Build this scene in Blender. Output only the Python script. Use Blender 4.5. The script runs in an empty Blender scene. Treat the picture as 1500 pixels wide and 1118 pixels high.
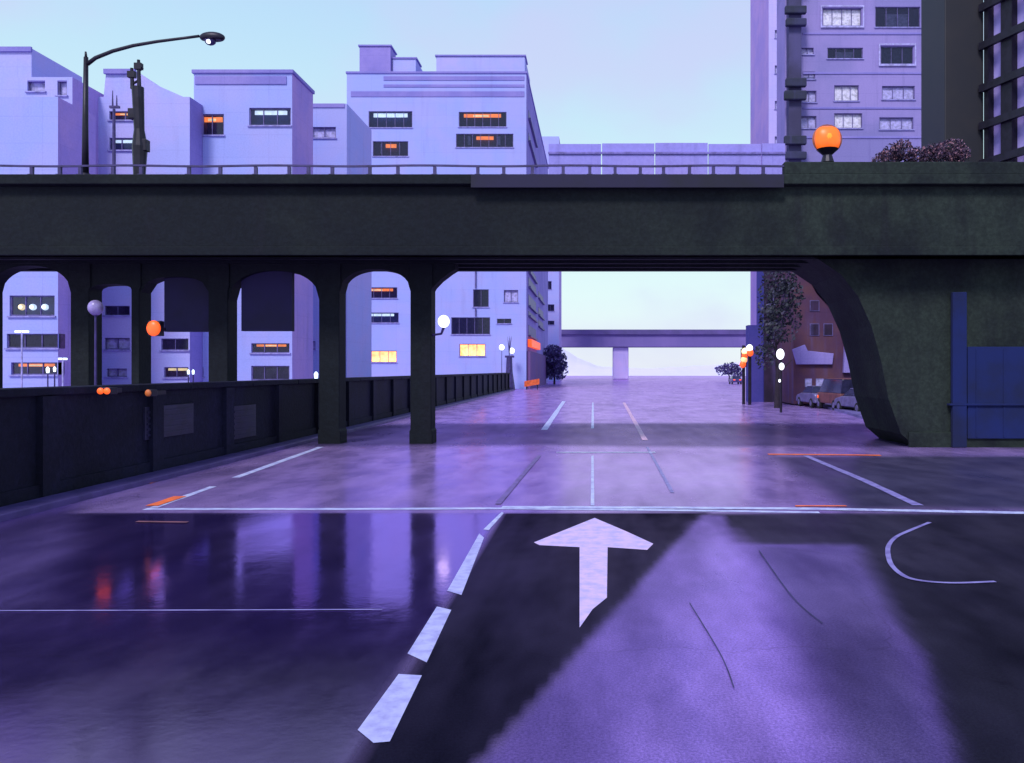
import bpy, bmesh, math, random
from mathutils import Vector, noise
R = math.radians
random.seed(7)
scene = bpy.context.scene
C = scene.collection
F, CX, HZ, EH = 1200.0, 870.0, 542.0, 2.6      # focal length (px), vanishing point, horizon, eye height

def P(px, py, Y): return Vector(((px-CX)/F*Y, Y, EH+(HZ-py)/F*Y))
def XX(px, Y): return (px-CX)/F*Y
def ZZ(py, Y): return EH+(HZ-py)/F*Y
def G(px, py, z=0.0):
    Y = F*(EH-z)/(py-HZ); return Vector(((px-CX)/F*Y, Y, z))

# ---------------------------------------------------------------- materials
MATS = {}
def new_mat(name):
    m = bpy.data.materials.new(name); m.use_nodes = True
    nt = m.node_tree; b = nt.nodes['Principled BSDF']; return m, nt, b
def N(nt, t, **k):
    n = nt.nodes.new(t)
    for a, v in k.items():
        if a.startswith('i_'): n.inputs[a[2:].replace('_', ' ')].default_value = v
        else: setattr(n, a, v)
    return n
def mixc(nt, a, b, fac, mode='MIX'):
    n = nt.nodes.new('ShaderNodeMix'); n.data_type = 'RGBA'; n.blend_type = mode
    for s, v in ((6, a), (7, b), (0, fac)):
        if hasattr(v, 'is_output') or isinstance(v, bpy.types.NodeSocket): nt.links.new(v, n.inputs[s])
        else: n.inputs[s].default_value = (*v, 1) if isinstance(v, tuple) else v
    return n.outputs[2]
def ramp(nt, src, p0, p1):
    n = nt.nodes.new('ShaderNodeMapRange'); n.interpolation_type = 'SMOOTHSTEP'
    n.inputs[1].default_value = p0; n.inputs[2].default_value = p1
    nt.links.new(src, n.inputs[0]); return n.outputs[0]
def tex(nt, scale, detail=5, stretch=(1, 1, 1), rough=.6, dist=0.0):
    g = nt.nodes.new('ShaderNodeNewGeometry'); mp = nt.nodes.new('ShaderNodeMapping')
    mp.inputs['Scale'].default_value = stretch
    nt.links.new(g.outputs['Position'], mp.inputs[0])
    n = N(nt, 'ShaderNodeTexNoise'); n.inputs['Scale'].default_value = scale
    n.inputs['Detail'].default_value = detail; n.inputs['Roughness'].default_value = rough
    n.inputs['Distortion'].default_value = dist
    nt.links.new(mp.outputs[0], n.inputs[0]); return n.outputs[0]
def bump(nt, b, src, strength=.3, dist=.02):
    n = nt.nodes.new('ShaderNodeBump'); n.inputs['Strength'].default_value = strength
    n.inputs['Distance'].default_value = dist
    nt.links.new(src, n.inputs['Height']); nt.links.new(n.outputs[0], b.inputs['Normal']); return n

def plaster(name, c1, c2, streak=.35, scale=.25, dark=(.12, .1, .3), rough=.85):
    """wall render with broad tone changes, rain streaks and fine grain"""
    if name in MATS: return MATS[name]
    m, nt, b = new_mat(name)
    broad = ramp(nt, tex(nt, scale, 4), .35, .65)
    col = mixc(nt, c1, c2, broad)
    st = ramp(nt, tex(nt, 1.0, 5, (1.4, 1.4, .12)), .52, .78)
    mul = N(nt, 'ShaderNodeMath', operation='MULTIPLY'); nt.links.new(st, mul.inputs[0]); mul.inputs[1].default_value = streak
    col = mixc(nt, col, dark, mul.outputs[0])
    g = nt.nodes.new('ShaderNodeNewGeometry'); sx = nt.nodes.new('ShaderNodeSeparateXYZ'); cb = nt.nodes.new('ShaderNodeCombineXYZ')
    nt.links.new(g.outputs['Position'], sx.inputs[0]); ad = N(nt, 'ShaderNodeMath', operation='ADD'); nt.links.new(sx.outputs[0], ad.inputs[0]); nt.links.new(sx.outputs[1], ad.inputs[1])
    nt.links.new(ad.outputs[0], cb.inputs[0]); nt.links.new(sx.outputs[2], cb.inputs[1])
    bk = N(nt, 'ShaderNodeTexBrick'); bk.offset = 0; nt.links.new(cb.outputs[0], bk.inputs[0]); bk.inputs['Scale'].default_value = 1
    bk.inputs['Brick Width'].default_value = 3.4; bk.inputs['Row Height'].default_value = 1.7; bk.inputs['Mortar Size'].default_value = .035; bk.inputs['Mortar Smooth'].default_value = .6
    bk.inputs['Color1'].default_value = (1,1,1,1); bk.inputs['Color2'].default_value = (.93,.93,.96,1); bk.inputs['Mortar'].default_value = (.72,.70,.82,1)
    col = mixc(nt, col, bk.outputs[0], .35, 'MULTIPLY')
    gr = ramp(nt, tex(nt, 9, 6), .3, .7)
    col2 = mixc(nt, col, (.75, .75, .8), gr, 'MULTIPLY')
    fin = mixc(nt, col, col2, .45)
    nt.links.new(fin, b.inputs['Base Color'])
    b.inputs['Roughness'].default_value = rough; b.inputs['Specular IOR Level'].default_value = .25
    bump(nt, b, tex(nt, 14, 6), .25, .02)
    MATS[name] = m; return m
def plain(name, c, rough=.6, metal=0, c2=None, scale=3):
    if name in MATS: return MATS[name]
    m, nt, b = new_mat(name)
    c2 = c2 or tuple(x*.55 for x in c)
    nt.links.new(mixc(nt, c, c2, ramp(nt, tex(nt, scale, 5), .35, .7)), b.inputs['Base Color'])
    b.inputs['Roughness'].default_value = rough; b.inputs['Metallic'].default_value = metal
    bump(nt, b, tex(nt, scale*6, 4), .15, .01)
    MATS[name] = m; return m
def lamp_mat(name, c, s, c2=None):
    if name in MATS: return MATS[name]
    m, nt, b = new_mat(name)
    b.inputs['Base Color'].default_value = (*c, 1); b.inputs['Roughness'].default_value = .4
    nt.links.new(mixc(nt, c, c2 or tuple(x*.7 for x in c), ramp(nt, tex(nt, 2.5, 3), .3, .7)), b.inputs['Emission Color'])
    b.inputs['Emission Strength'].default_value = s
    MATS[name] = m; return m
def glass(name, tint=(.5, .5, .8), gl=.35, body=(.02, .02, .06), trans=.6):
    if name in MATS: return MATS[name]
    m = bpy.data.materials.new(name); m.use_nodes = True; nt = m.node_tree
    nt.nodes.clear(); out = nt.nodes.new('ShaderNodeOutputMaterial')
    t = nt.nodes.new('ShaderNodeBsdfTransparent'); t.inputs[0].default_value = (*[.4+.6*x for x in tint], 1)
    d = nt.nodes.new('ShaderNodeBsdfPrincipled'); d.inputs['Base Color'].default_value = (*body, 1); d.inputs['Roughness'].default_value = .12
    m1 = nt.nodes.new('ShaderNodeMixShader'); m1.inputs[0].default_value = trans
    nt.links.new(d.outputs[0], m1.inputs[1]); nt.links.new(t.outputs[0], m1.inputs[2])
    g = nt.nodes.new('ShaderNodeBsdfGlossy'); g.inputs[0].default_value = (*tint, 1); g.inputs['Roughness'].default_value = .08
    lw = nt.nodes.new('ShaderNodeLayerWeight'); lw.inputs[0].default_value = gl
    m2 = nt.nodes.new('ShaderNodeMixShader'); nt.links.new(lw.outputs[0], m2.inputs[0])
    nt.links.new(m1.outputs[0], m2.inputs[1]); nt.links.new(g.outputs[0], m2.inputs[2])
    nt.links.new(m2.outputs[0], out.inputs[0]); MATS[name] = m; return m

def concrete_dark(name, c1, c2, c3):
    """sooty, damp viaduct concrete: broad olive and navy stains, run-off streaks"""
    m, nt, b = new_mat(name)
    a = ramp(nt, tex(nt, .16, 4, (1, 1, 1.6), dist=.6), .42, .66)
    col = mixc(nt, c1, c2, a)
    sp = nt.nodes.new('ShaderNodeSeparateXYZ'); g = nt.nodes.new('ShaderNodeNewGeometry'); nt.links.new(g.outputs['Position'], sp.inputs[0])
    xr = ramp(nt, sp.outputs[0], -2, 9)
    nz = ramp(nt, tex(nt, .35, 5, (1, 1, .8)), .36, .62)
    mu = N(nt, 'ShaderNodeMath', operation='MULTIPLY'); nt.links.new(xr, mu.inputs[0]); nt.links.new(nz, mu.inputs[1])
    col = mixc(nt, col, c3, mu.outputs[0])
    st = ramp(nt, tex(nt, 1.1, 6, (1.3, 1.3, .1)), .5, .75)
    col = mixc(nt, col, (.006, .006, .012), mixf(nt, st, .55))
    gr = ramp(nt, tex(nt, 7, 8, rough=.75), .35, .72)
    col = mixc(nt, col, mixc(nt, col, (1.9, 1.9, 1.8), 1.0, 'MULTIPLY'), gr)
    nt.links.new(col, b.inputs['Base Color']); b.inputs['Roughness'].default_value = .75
    b.inputs['Specular IOR Level'].default_value = .2
    bump(nt, b, tex(nt, 10, 8), .5, .03)
    MATS[name] = m; return m
def mixf(nt, s, k):
    mu = N(nt, 'ShaderNodeMath', operation='MULTIPLY'); nt.links.new(s, mu.inputs[0]); mu.inputs[1].default_value = k; return mu.outputs[0]

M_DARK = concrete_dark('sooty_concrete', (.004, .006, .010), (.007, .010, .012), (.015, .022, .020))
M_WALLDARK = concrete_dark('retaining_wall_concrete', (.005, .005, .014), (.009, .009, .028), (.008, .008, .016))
M_BLUEW = plaster('periwinkle_render', (.37, .42, .86), (.42, .42, .82), .2, dark=(.22,.2,.46))
M_LILAC = plaster('lilac_render', (.50, .45, .84), (.43, .45, .87), .2, dark=(.26,.22,.50))
M_PINK = plaster('pink_lilac_render', (.52, .34, .72), (.42, .30, .72))
M_VIOLET = plaster('violet_render', (.27, .22, .60), (.34, .27, .66), .25)
M_BAND = plaster('band_violet', (.24, .21, .58), (.30, .25, .62), .2)
M_TOWER = plaster('tower_render', (.25, .22, .50), (.34, .27, .60), .35, .12)
M_SLAB = plaster('slab_lilac', (.52, .46, .86), (.58, .48, .86), .15)
M_BROWN = plaster('brown_render', (.13, .055, .075), (.09, .04, .10), .5, .4)
M_PLUM = plaster('plum_render', (.020, .014, .035), (.05, .025, .07), .4, .4)
M_FRAME = plain('window_frame_violet', (.14, .11, .32), .5)
M_SILL = plain('sill_lilac', (.36, .33, .72), .7)
M_ROOM = plain('room_dark', (.035, .02, .08), .9)
M_ROOMB = plain('room_blue', (.03, .05, .22), .9)
M_ROOMP = plain('room_plum', (.12, .06, .16), .9)
M_PANE = glass('pane_glass')
M_PALEP = plain('pale_blind', (.50, .46, .86), .8)
M_PALEB = plain('bright_blind', (.80, .76, .95), .8)
M_OR = lamp_mat('orange_tube', (1, .26, .04), 2.4)
M_WARM = lamp_mat('warm_window', (1, .62, .28), 1.3, (1, .32, .10))
M_WHITE = lamp_mat('white_tube', (.75, .95, 1), 2.2)
M_YEL = lamp_mat('yellow_tube', (1, .80, .35), 2.0)
M_ORB = lamp_mat('orange_globe', (.9, .15, .010), .8, (.85, .09, .01))
M_GLOBE = lamp_mat('white_globe', (.95, .98, 1), 1.8, (.8, .9, 1))
M_RED = lamp_mat('red_orange_lamp', (1, .12, .02), 1.05)
M_STEEL = plain('dark_steel', (.022, .018, .035), .45, .4)
M_STEELV = plain('violet_steel', (.07, .05, .2), .5, .3)
M_RAIL = plain('rail_paint', (.06, .045, .16), .5, .2)
M_BLUEP = plain('blue_door_paint', (.003, .012, .10), .95, 0, (.004, .009, .05), .6)
M_PAINT = plain('road_paint_lilac', (.50, .50, .85), .6, 0, (.34, .32, .66), 6)
M_PAINTB = plain('worn_paint', (.60, .64, .92), .45, 0, (.36, .34, .68), 4)
M_PAINTF = plain('faint_paint', (.30, .26, .60), .5, 0, (.18, .14, .40), 4)
M_PAINTP = plain('arrow_paint', (.74, .52, .86), .6, 0, (.50, .42, .84), 5)
def wear(m, lo, hi, scale=9):
    nt = m.node_tree; b = nt.nodes['Principled BSDF']
    a = ramp(nt, tex(nt, scale, 8, rough=.78), lo, hi); nt.links.new(a, b.inputs['Alpha'])
wear(M_PAINTB, .25, .40); wear(M_PAINT, .24, .40); wear(M_PAINTF, .28, .36); wear(M_PAINTP, .22, .40, 7)
M_REFLO = plain('reflection_orange', (1.0, .19, .04), .6, 0, (.75, .13, .05), 3)  # colour of the orange reflections painted on the road
M_ORR = plain('reflection_board_orange', (.85, .14, .03), .5)

# ---------------------------------------------------------------- mesh helpers
def box(bm, x0, x1, y0, y1, z0, z1, mi=0):
    v = [bm.verts.new(c) for c in ((x0,y0,z0),(x1,y0,z0),(x1,y1,z0),(x0,y1,z0),(x0,y0,z1),(x1,y0,z1),(x1,y1,z1),(x0,y1,z1))]
    for f in ((3,2,1,0),(4,5,6,7),(0,1,5,4),(1,2,6,5),(2,3,7,6),(3,0,4,7)):
        bm.faces.new([v[i] for i in f]).material_index = mi
def tube(bm, pts, radii, seg=10, cap=True):
    rings = []; pts = [Vector(p) for p in pts]
    if not hasattr(radii, '__len__'): radii = [radii]*len(pts)
    for i, p in enumerate(pts):
        d = (pts[min(i+1, len(pts)-1)]-pts[max(i-1, 0)]).normalized()
        up = Vector((0, 0, 1)) if abs(d.z) < .9 else Vector((0, 1, 0))
        a = d.cross(up).normalized(); b = d.cross(a)
        rings.append([bm.verts.new(p+(a*math.cos(t)+b*math.sin(t))*radii[i]) for t in [2*math.pi*k/seg for k in range(seg)]])
    for i in range(len(rings)-1):
        for k in range(seg):
            bm.faces.new((rings[i][k], rings[i][(k+1) % seg], rings[i+1][(k+1) % seg], rings[i+1][k]))
    if cap: bm.faces.new(rings[0]); bm.faces.new(rings[-1])
def ball(bm, c, r, sz=(1, 1, 1), sub=2):
    res = bmesh.ops.create_icosphere(bm, subdivisions=sub, radius=r)
    for v in res['verts']: v.co = Vector((v.co.x*sz[0], v.co.y*sz[1], v.co.z*sz[2]))+Vector(c)
def prism(bm, poly, y0, y1):
    """extrude an (x,z) outline along y"""
    a = [bm.verts.new((x, y0, z)) for x, z in poly]; b = [bm.verts.new((x, y1, z)) for x, z in poly]
    bm.faces.new(a); bm.faces.new(b[::-1]); n = len(poly)
    for i in range(n): bm.faces.new((a[i], b[i], b[(i+1) % n], a[(i+1) % n]))
def obj(name, bm, mats, parent=None, bevel=0, smooth=False, origin=None):
    bmesh.ops.recalc_face_normals(bm, faces=bm.faces)
    me = bpy.data.meshes.new(name)
    if origin is not None:
        for v in bm.verts: v.co -= Vector(origin)
    bm.to_mesh(me); bm.free()
    for m in (mats if isinstance(mats, (list, tuple)) else [mats]): me.materials.append(m)
    o = bpy.data.objects.new(name, me); C.objects.link(o)
    if origin is not None: o.location = origin
    if parent is not None:
        o.parent = parent
        w = Vector((0, 0, 0)); q = parent
        while q: w += q.location; q = q.parent
        if origin is None: o.location = -w
        else: o.location = Vector(origin)-w
    if smooth:
        for p in me.polygons: p.use_smooth = True
    if bevel:
        b = o.modifiers.new('edge', 'BEVEL'); b.width = bevel; b.segments = 2; b.limit_method = 'ANGLE'
    return o
def tag(o, label, cat, group=None):
    o['label'] = label; o['category'] = cat
    if group: o['group'] = group
    return o
def thing(name, label, cat, loc, group=None):
    o = bpy.data.objects.new(name, None); C.objects.link(o); o.location = loc; o.empty_display_size = .3
    return tag(o, label, cat, group)
def struct(name, bm, m, **k):
    o = obj(name, bm, m, **k); o['kind'] = 'structure'; return o
def copy_thing(o, loc, label, group=None):
    r = o.copy(); C.objects.link(r); r.location = loc; r['label'] = label
    if group: r['group'] = group
    for ch in o.children:
        c = ch.copy(); C.objects.link(c); c.parent = r
        for g in ch.children:
            d = g.copy(); C.objects.link(d); d.parent = c
    return r

# ---------------------------------------------------------------- ground and road
bm = bmesh.new()
vs = [bm.verts.new(c) for c in ((-3000, -60, -.06), (3000, -60, -.06), (3000, 6000, -.06), (-3000, 6000, -.06))]
bm.faces.new(vs)
m, nt, b = new_mat('ground_far')
nt.links.new(mixc(nt, (.42, .34, .70), (.32, .25, .58), ramp(nt, tex(nt, .05, 5), .35, .65)), b.inputs['Base Color'])
b.inputs['Roughness'].default_value = .6
struct('ground', bm, m)

def inside(poly, x, y):
    c = False; n = len(poly); j = n-1
    for i in range(n):
        xi, yi = poly[i]; xj, yj = poly[j]
        if (yi > y) != (yj > y) and x < (xj-xi)*(y-yi)/(yj-yi)+xi: c = not c
        j = i
    return c
def sdist(poly, x, y):
    d = 1e9; n = len(poly)
    for i in range(n):
        ax, ay = poly[i]; bx, by = poly[(i+1) % n]
        dx, dy = bx-ax, by-ay; L = dx*dx+dy*dy
        t = max(0, min(1, ((x-ax)*dx+(y-ay)*dy)/L)) if L else 0
        d = min(d, math.hypot(x-ax-t*dx, y-ay-t*dy))
    return d if inside(poly, x, y) else -d
def gp(pts): return [tuple(G(*p)[:2]) for p in pts]
# tone areas of the carriageway, with painted light and shade:  outline, albedo, wetness, edge softness (m)
REG = [
 (gp([(-900,752),(735,752),(500,1140),(-2400,1140)]), (.055,.036,.165), 1.0, .12),          # left lanes, standing water
 (gp([(-900,760),(0,742),(120,712),(108,800),(60,880),(-900,1150)]), (.13,.092,.30), .72, .35),  # paler strip by the wall, reflected brightness painted in
 (gp([(-900,940),(620,940),(500,1140),(-2400,1140)]), (.030,.020,.105), .92, .40),
 (gp([(20,1000),(560,960),(520,1140),(-300,1140)]), (.014,.010,.060), .80, .30),
 (gp([(735,752),(1040,750),(690,1135),(500,1140)]), (.011,.012,.028), .12, .07),            # shade round the arrow, painted into the albedo
 (gp([(1020,752),(2200,752),(4200,1400),(600,1400),(690,1135)]), (.020,.023,.036), .16, .12), # right, dark greenish, shade painted in
 (gp([(1028,754),(1062,756),(1075,796),(1240,802),(1290,890),(1350,960),(1400,1135),(690,1135)]), (.20,.125,.46), .34, .09), # wedge of light painted into the albedo
 (gp([(1030,765),(1060,775),(1235,1085),(1240,1135),(940,1135),(1000,900)]), (.37,.235,.74), .38, .45),  # brighter core of the painted light wedge
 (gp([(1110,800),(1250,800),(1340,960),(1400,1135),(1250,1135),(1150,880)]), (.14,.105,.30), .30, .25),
 (gp([(380,655),(470,628),(620,620),(1600,620),(1900,656),(1000,655),(800,653)]), (.045,.040,.12), .38, 1.0),       # viaduct shadow painted into the road colour
 (gp([(1235,748),(1120,668),(2400,668),(3000,748)]), (.055,.060,.115), .35, .6),            # right beyond the stop line
 (gp([(1330,640),(1250,595),(1300,590),(2400,650),(2600,720),(1600,668)]), (.03,.034,.055), .15, 1.5),
]
BASE = ((.45,.31,.70), .64)
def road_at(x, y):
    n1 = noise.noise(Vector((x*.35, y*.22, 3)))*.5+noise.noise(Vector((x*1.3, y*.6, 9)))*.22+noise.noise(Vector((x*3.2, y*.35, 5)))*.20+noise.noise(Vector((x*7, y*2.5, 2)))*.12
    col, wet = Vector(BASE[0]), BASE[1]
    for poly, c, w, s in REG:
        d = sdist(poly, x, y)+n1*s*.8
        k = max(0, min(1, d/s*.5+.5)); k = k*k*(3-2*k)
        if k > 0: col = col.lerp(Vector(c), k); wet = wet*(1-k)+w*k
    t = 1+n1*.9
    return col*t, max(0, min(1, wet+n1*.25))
ys = [3.5]
while ys[-1] < 420: ys.append(ys[-1]*1.0125+.0)
us = [-1600+i*11 for i in range(0, 420)]
bm = bmesh.new(); lay = None; grid = []; cols = []
def xrow(y):
    half_l, half_r = -34, 40
    xs = []
    x = half_l
    while x < half_r:
        xs.append(x); x += .1 if -4 < x < 5 else .22
    return xs
XS = []; x = -34.0
while x < 42: XS.append(x); x += .09 if -5 < x < 6 else (.3 if -14 < x < 14 else 1.0)
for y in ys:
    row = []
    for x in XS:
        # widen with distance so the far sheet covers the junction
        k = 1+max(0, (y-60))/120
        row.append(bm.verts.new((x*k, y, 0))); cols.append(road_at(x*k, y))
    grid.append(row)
for i in range(len(grid)-1):
    for j in range(len(XS)-1): bm.faces.new((grid[i][j], grid[i][j+1], grid[i+1][j+1], grid[i+1][j]))
# wet asphalt
m = bpy.data.materials.new('wet_asphalt'); m.use_nodes = True; nt = m.node_tree; nt.nodes.clear()
out = nt.nodes.new('ShaderNodeOutputMaterial')
at = N(nt, 'ShaderNodeAttribute', attribute_name='tone'); wt = N(nt, 'ShaderNodeAttribute', attribute_name='wet')
gr = ramp(nt, tex(nt, 42, 7, rough=.85), .36, .66)
md = ramp(nt, tex(nt, 1.1, 6, (1, .45, 1)), .3, .72)
col = mixc(nt, at.outputs[0], mixc(nt, at.outputs[0], (.40, .40, .46), 1., 'MULTIPLY'), gr)
col = mixc(nt, mixc(nt, col, (.72, .7, .8), 1., 'MULTIPLY'), mixc(nt, col, (1.25, 1.2, 1.2), 1., 'MULTIPLY'), md)
vor = N(nt, 'ShaderNodeTexVoronoi', feature='DISTANCE_TO_EDGE'); vor.inputs['Scale'].default_value = .22
g = nt.nodes.new('ShaderNodeNewGeometry'); wrp = N(nt, 'ShaderNodeTexNoise'); wrp.inputs['Scale'].default_value = 1.2; wrp.inputs['Detail'].default_value = 6
va = N(nt, 'ShaderNodeVectorMath', operation='ADD'); nt.links.new(g.outputs['Position'], va.inputs[0]); nt.links.new(g.outputs['Position'], wrp.inputs[0]); nt.links.new(wrp.outputs[1], va.inputs[1]); nt.links.new(va.outputs[0], vor.inputs[0])
crack = N(nt, 'ShaderNodeMapRange'); crack.inputs[1].default_value = .0; crack.inputs[2].default_value = .004; crack.inputs[3].default_value = .72; crack.inputs[4].default_value = 1.
nt.links.new(vor.outputs[0], crack.inputs[0])
cc = nt.nodes.new('ShaderNodeCombineColor')
for i in range(3): nt.links.new(crack.outputs[0], cc.inputs[i])
col = mixc(nt, col, cc.outputs[0], 1., 'MULTIPLY')
dif = nt.nodes.new('ShaderNodeBsdfDiffuse'); nt.links.new(col, dif.inputs[0])
glo = nt.nodes.new('ShaderNodeBsdfAnisotropic') if False else nt.nodes.new('ShaderNodeBsdfGlossy')
glo.inputs[0].default_value = (.86, .58, 1.0, 1)
rr = N(nt, 'ShaderNodeMapRange'); rr.inputs[3].default_value = .40; rr.inputs[4].default_value = .06; nt.links.new(wt.outputs['Fac'], rr.inputs[0])
rn = N(nt, 'ShaderNodeMath', operation='MULTIPLY_ADD'); nt.links.new(md, rn.inputs[0]); rn.inputs[1].default_value = .08; nt.links.new(rr.outputs[0], rn.inputs[2])
nt.links.new(rn.outputs[0], glo.inputs['Roughness'])
bn = nt.nodes.new('ShaderNodeBump'); bn.inputs['Strength'].default_value = .10; bn.inputs['Distance'].default_value = .012
nt.links.new(tex(nt, 5, 6, (1, 1, 1)), bn.inputs['Height']); nt.links.new(bn.outputs[0], glo.inputs['Normal'])
bn2 = nt.nodes.new('ShaderNodeBump'); bn2.inputs['Strength'].default_value = .6; bn2.inputs['Distance'].default_value = .01
nt.links.new(gr, bn2.inputs['Height']); nt.links.new(bn2.outputs[0], dif.inputs['Normal'])
lw = nt.nodes.new('ShaderNodeLayerWeight'); lw.inputs[0].default_value = .42
fm = N(nt, 'ShaderNodeMapRange'); fm.inputs[1].default_value = .40; fm.inputs[2].default_value = .84; fm.inputs[3].default_value = .10; fm.inputs[4].default_value = .82
nt.links.new(lw.outputs['Facing'], fm.inputs[0])
mf = N(nt, 'ShaderNodeMath', operation='MULTIPLY'); nt.links.new(fm.outputs[0], mf.inputs[0]); nt.links.new(wt.outputs['Fac'], mf.inputs[1])
ms = nt.nodes.new('ShaderNodeMixShader'); nt.links.new(mf.outputs[0], ms.inputs[0]); nt.links.new(dif.outputs[0], ms.inputs[1]); nt.links.new(glo.outputs[0], ms.inputs[2])
nt.links.new(ms.outputs[0], out.inputs[0])
M_ROAD = m
road = struct('road', bm, M_ROAD)
me = road.data
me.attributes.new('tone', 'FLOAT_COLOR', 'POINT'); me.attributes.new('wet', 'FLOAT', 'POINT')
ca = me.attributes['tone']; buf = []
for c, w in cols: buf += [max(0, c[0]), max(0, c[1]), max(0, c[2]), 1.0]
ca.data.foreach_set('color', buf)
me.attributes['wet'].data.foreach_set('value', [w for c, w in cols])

def decal(name, pts, mat, z=.004, label=None):
    bm = bmesh.new()
    n = len(pts)
    vs = [bm.verts.new(G(*p)+Vector((0, 0, z))) for p in pts]
    from mathutils.geometry import tessellate_polygon
    for tri in tessellate_polygon([[v.co for v in vs]]): bm.faces.new([vs[i] for i in tri])
    o = obj(name, bm, mat, road)
    if label: o['label'] = label
    return o
LZ = [0.0]
def line(name, pts, w, mat, z=.004, label=None):
    """painted line of real width w (m) along ground points given as picture positions"""
    LZ[0] += .0005; z += LZ[0]
    q = [G(*p) for p in pts]; bm = bmesh.new(); L = []
    pts2 = []
    for i in range(len(q)-1):
        k = 10; a, b_, c, d = q[max(0, i-1)], q[i], q[i+1], q[min(len(q)-1, i+2)]
        for t in range(k):
            u = t/k; pts2.append(q[i].lerp(q[i+1], u) if name not in ('curved_line', 'tar_seam') else .5*((2*b_)+(c-a)*u+(2*a-5*b_+4*c-d)*u*u+(3*b_-a-3*c+d)*u**3))
    pts2.append(q[-1])
    for i, p in enumerate(pts2):
        d = (pts2[min(i+1, len(pts2)-1)]-pts2[max(0, i-1)]).normalized(); s = Vector((-d.y, d.x, 0))
        ww = w*(.5+.09*noise.noise(p*1.7)) 
        L.append((bm.verts.new(p+s*ww+Vector((0, 0, z))), bm.verts.new(p-s*ww*(1+.15*noise.noise(p*2.3+Vector((5, 0, 0))))+Vector((0, 0, z)))))
    for i in range(len(L)-1): bm.faces.new((L[i][0], L[i][1], L[i+1][1], L[i+1][0]))
    o = obj(name, bm, mat, road)
    if label: o['label'] = label
    return o
decal('arrow_marking', [(871,759),(782,795),(790,799),(849,802),(849,920),(868,893),(889,876),(890,802),(948,806),(957,797),(918,779)], M_PAINTP, label='pale pink straight ahead arrow')
decal('lane_dash', [(735,750),(738,752),(716,777),(708,776)], M_PAINTB)
decal('lane_dash', [(702,782),(709,788),(676,872),(655,866)], M_PAINT)
decal('lane_dash', [(640,889),(661,894),(625,971),(597,958)], M_PAINT)
decal('lane_dash', [(584,988),(618,990),(571,1087),(547,1089),(524,1070)], M_PAINT)
line('stop_line', [(212,746),(520,746),(720,745),(735,745),(1010,748),(1200,751)], .20, M_PAINTB, .004)
line('stop_line', [(735,743.5),(1010,744.5),(1200,746),(1550,753)], .24, M_PAINTB, .008)
line('edge_line', [(312,713),(225,744)], .16, M_PAINTB)
line('edge_line', [(470,655),(345,700)], .2, M_PAINTB)
line('edge_line', [(552,615),(488,642)], .22, M_PAINTB)
line('lane_line', [(868,741),(868,668)], .07, M_PAINTB)
line('lane_line', [(868,628),(868.5,590)], .12, M_PAINTB)
line('lane_line', [(797,630),(826,588)], .28, M_PAINTB)
line('lane_line', [(985,722),(948,655)], .08, M_PAINTF)
line('lane_line', [(945,645),(914,590)], .2, plain('pink_paint', (.80,.45,.72), .5), label='worn pink lane line')
line('cross_line_or_highlight', [(815,663),(960,663)], .25, M_PAINTB)  # horizontal highlight on the road, drawn as a pale line
line('cross_line_or_highlight', [(-30,896),(300,895),(560,894)], .035, M_PAINTF, label='faint line across the wet left lanes')
line('diagonal_line', [(1345,741),(1270,706),(1180,668)], .2, M_PAINTF)
line('curved_line', [(1362,766),(1335,777),(1312,788),(1301,803),(1304,825),(1320,842),(1345,851),(1395,855),(1458,853)], .07, M_PAINTF, label='faint curved line looping round on the dark right side')
line('orange_reflection', [(1125,666),(1215,666.5),(1290,667.5)], .3, M_REFLO, label='orange reflection painted as a band across the road')  # orange reflections drawn as painted lines on the road
line('orange_reflection', [(1165,742),(1240,742)], .1, M_REFLO, .006)
line('orange_reflection', [(222,742),(264,728)], .24, M_REFLO, .008)  # orange tail light streaks, painted on the surface
line('orange_reflection', [(210,709),(230,703)], .34, M_REFLO)
line('orange_reflection', [(234,702),(262,695)], .34, M_REFLO)
line('orange_reflection', [(200,765),(275,766)], .10, plain('dull_orange', (.25,.09,.12), .6))
M_SEAMW = plain('wide_seam', (.20,.13,.40), .6)
M_SEAM = plain('tar_seam', (.055,.04,.15), .6)
line('tar_seam', [(729,739),(790,668)], .12, M_SEAMW)
line('tar_seam', [(1112,808),(1160,875),(1205,915)], .016, M_SEAM)
line('tar_seam', [(1010,885),(1055,960),(1075,1010)], .012, M_SEAM)

# right-hand pavement with kerb
bm = bmesh.new()
kp = [Vector((13.0, 34, 0)), Vector((16.2, 59, 0)), Vector((24, 100, 0)), Vector((38, 170, 0))]
top = []
for p in kp: top.append((bm.verts.new(p), bm.verts.new(p+Vector((.02, 0, .14))), bm.verts.new(p+Vector((.3, 0, .145))), bm.verts.new(Vector((p.x+60, p.y, .16)))))
for i in range(len(top)-1):
    for k in range(3): bm.faces.new((top[i][k], top[i][k+1], top[i+1][k+1], top[i+1][k]))
struct('pavement', bm, plain('pavement_slab', (.16,.13,.36), .6, 0, (.09,.07,.22), .8))

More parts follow.
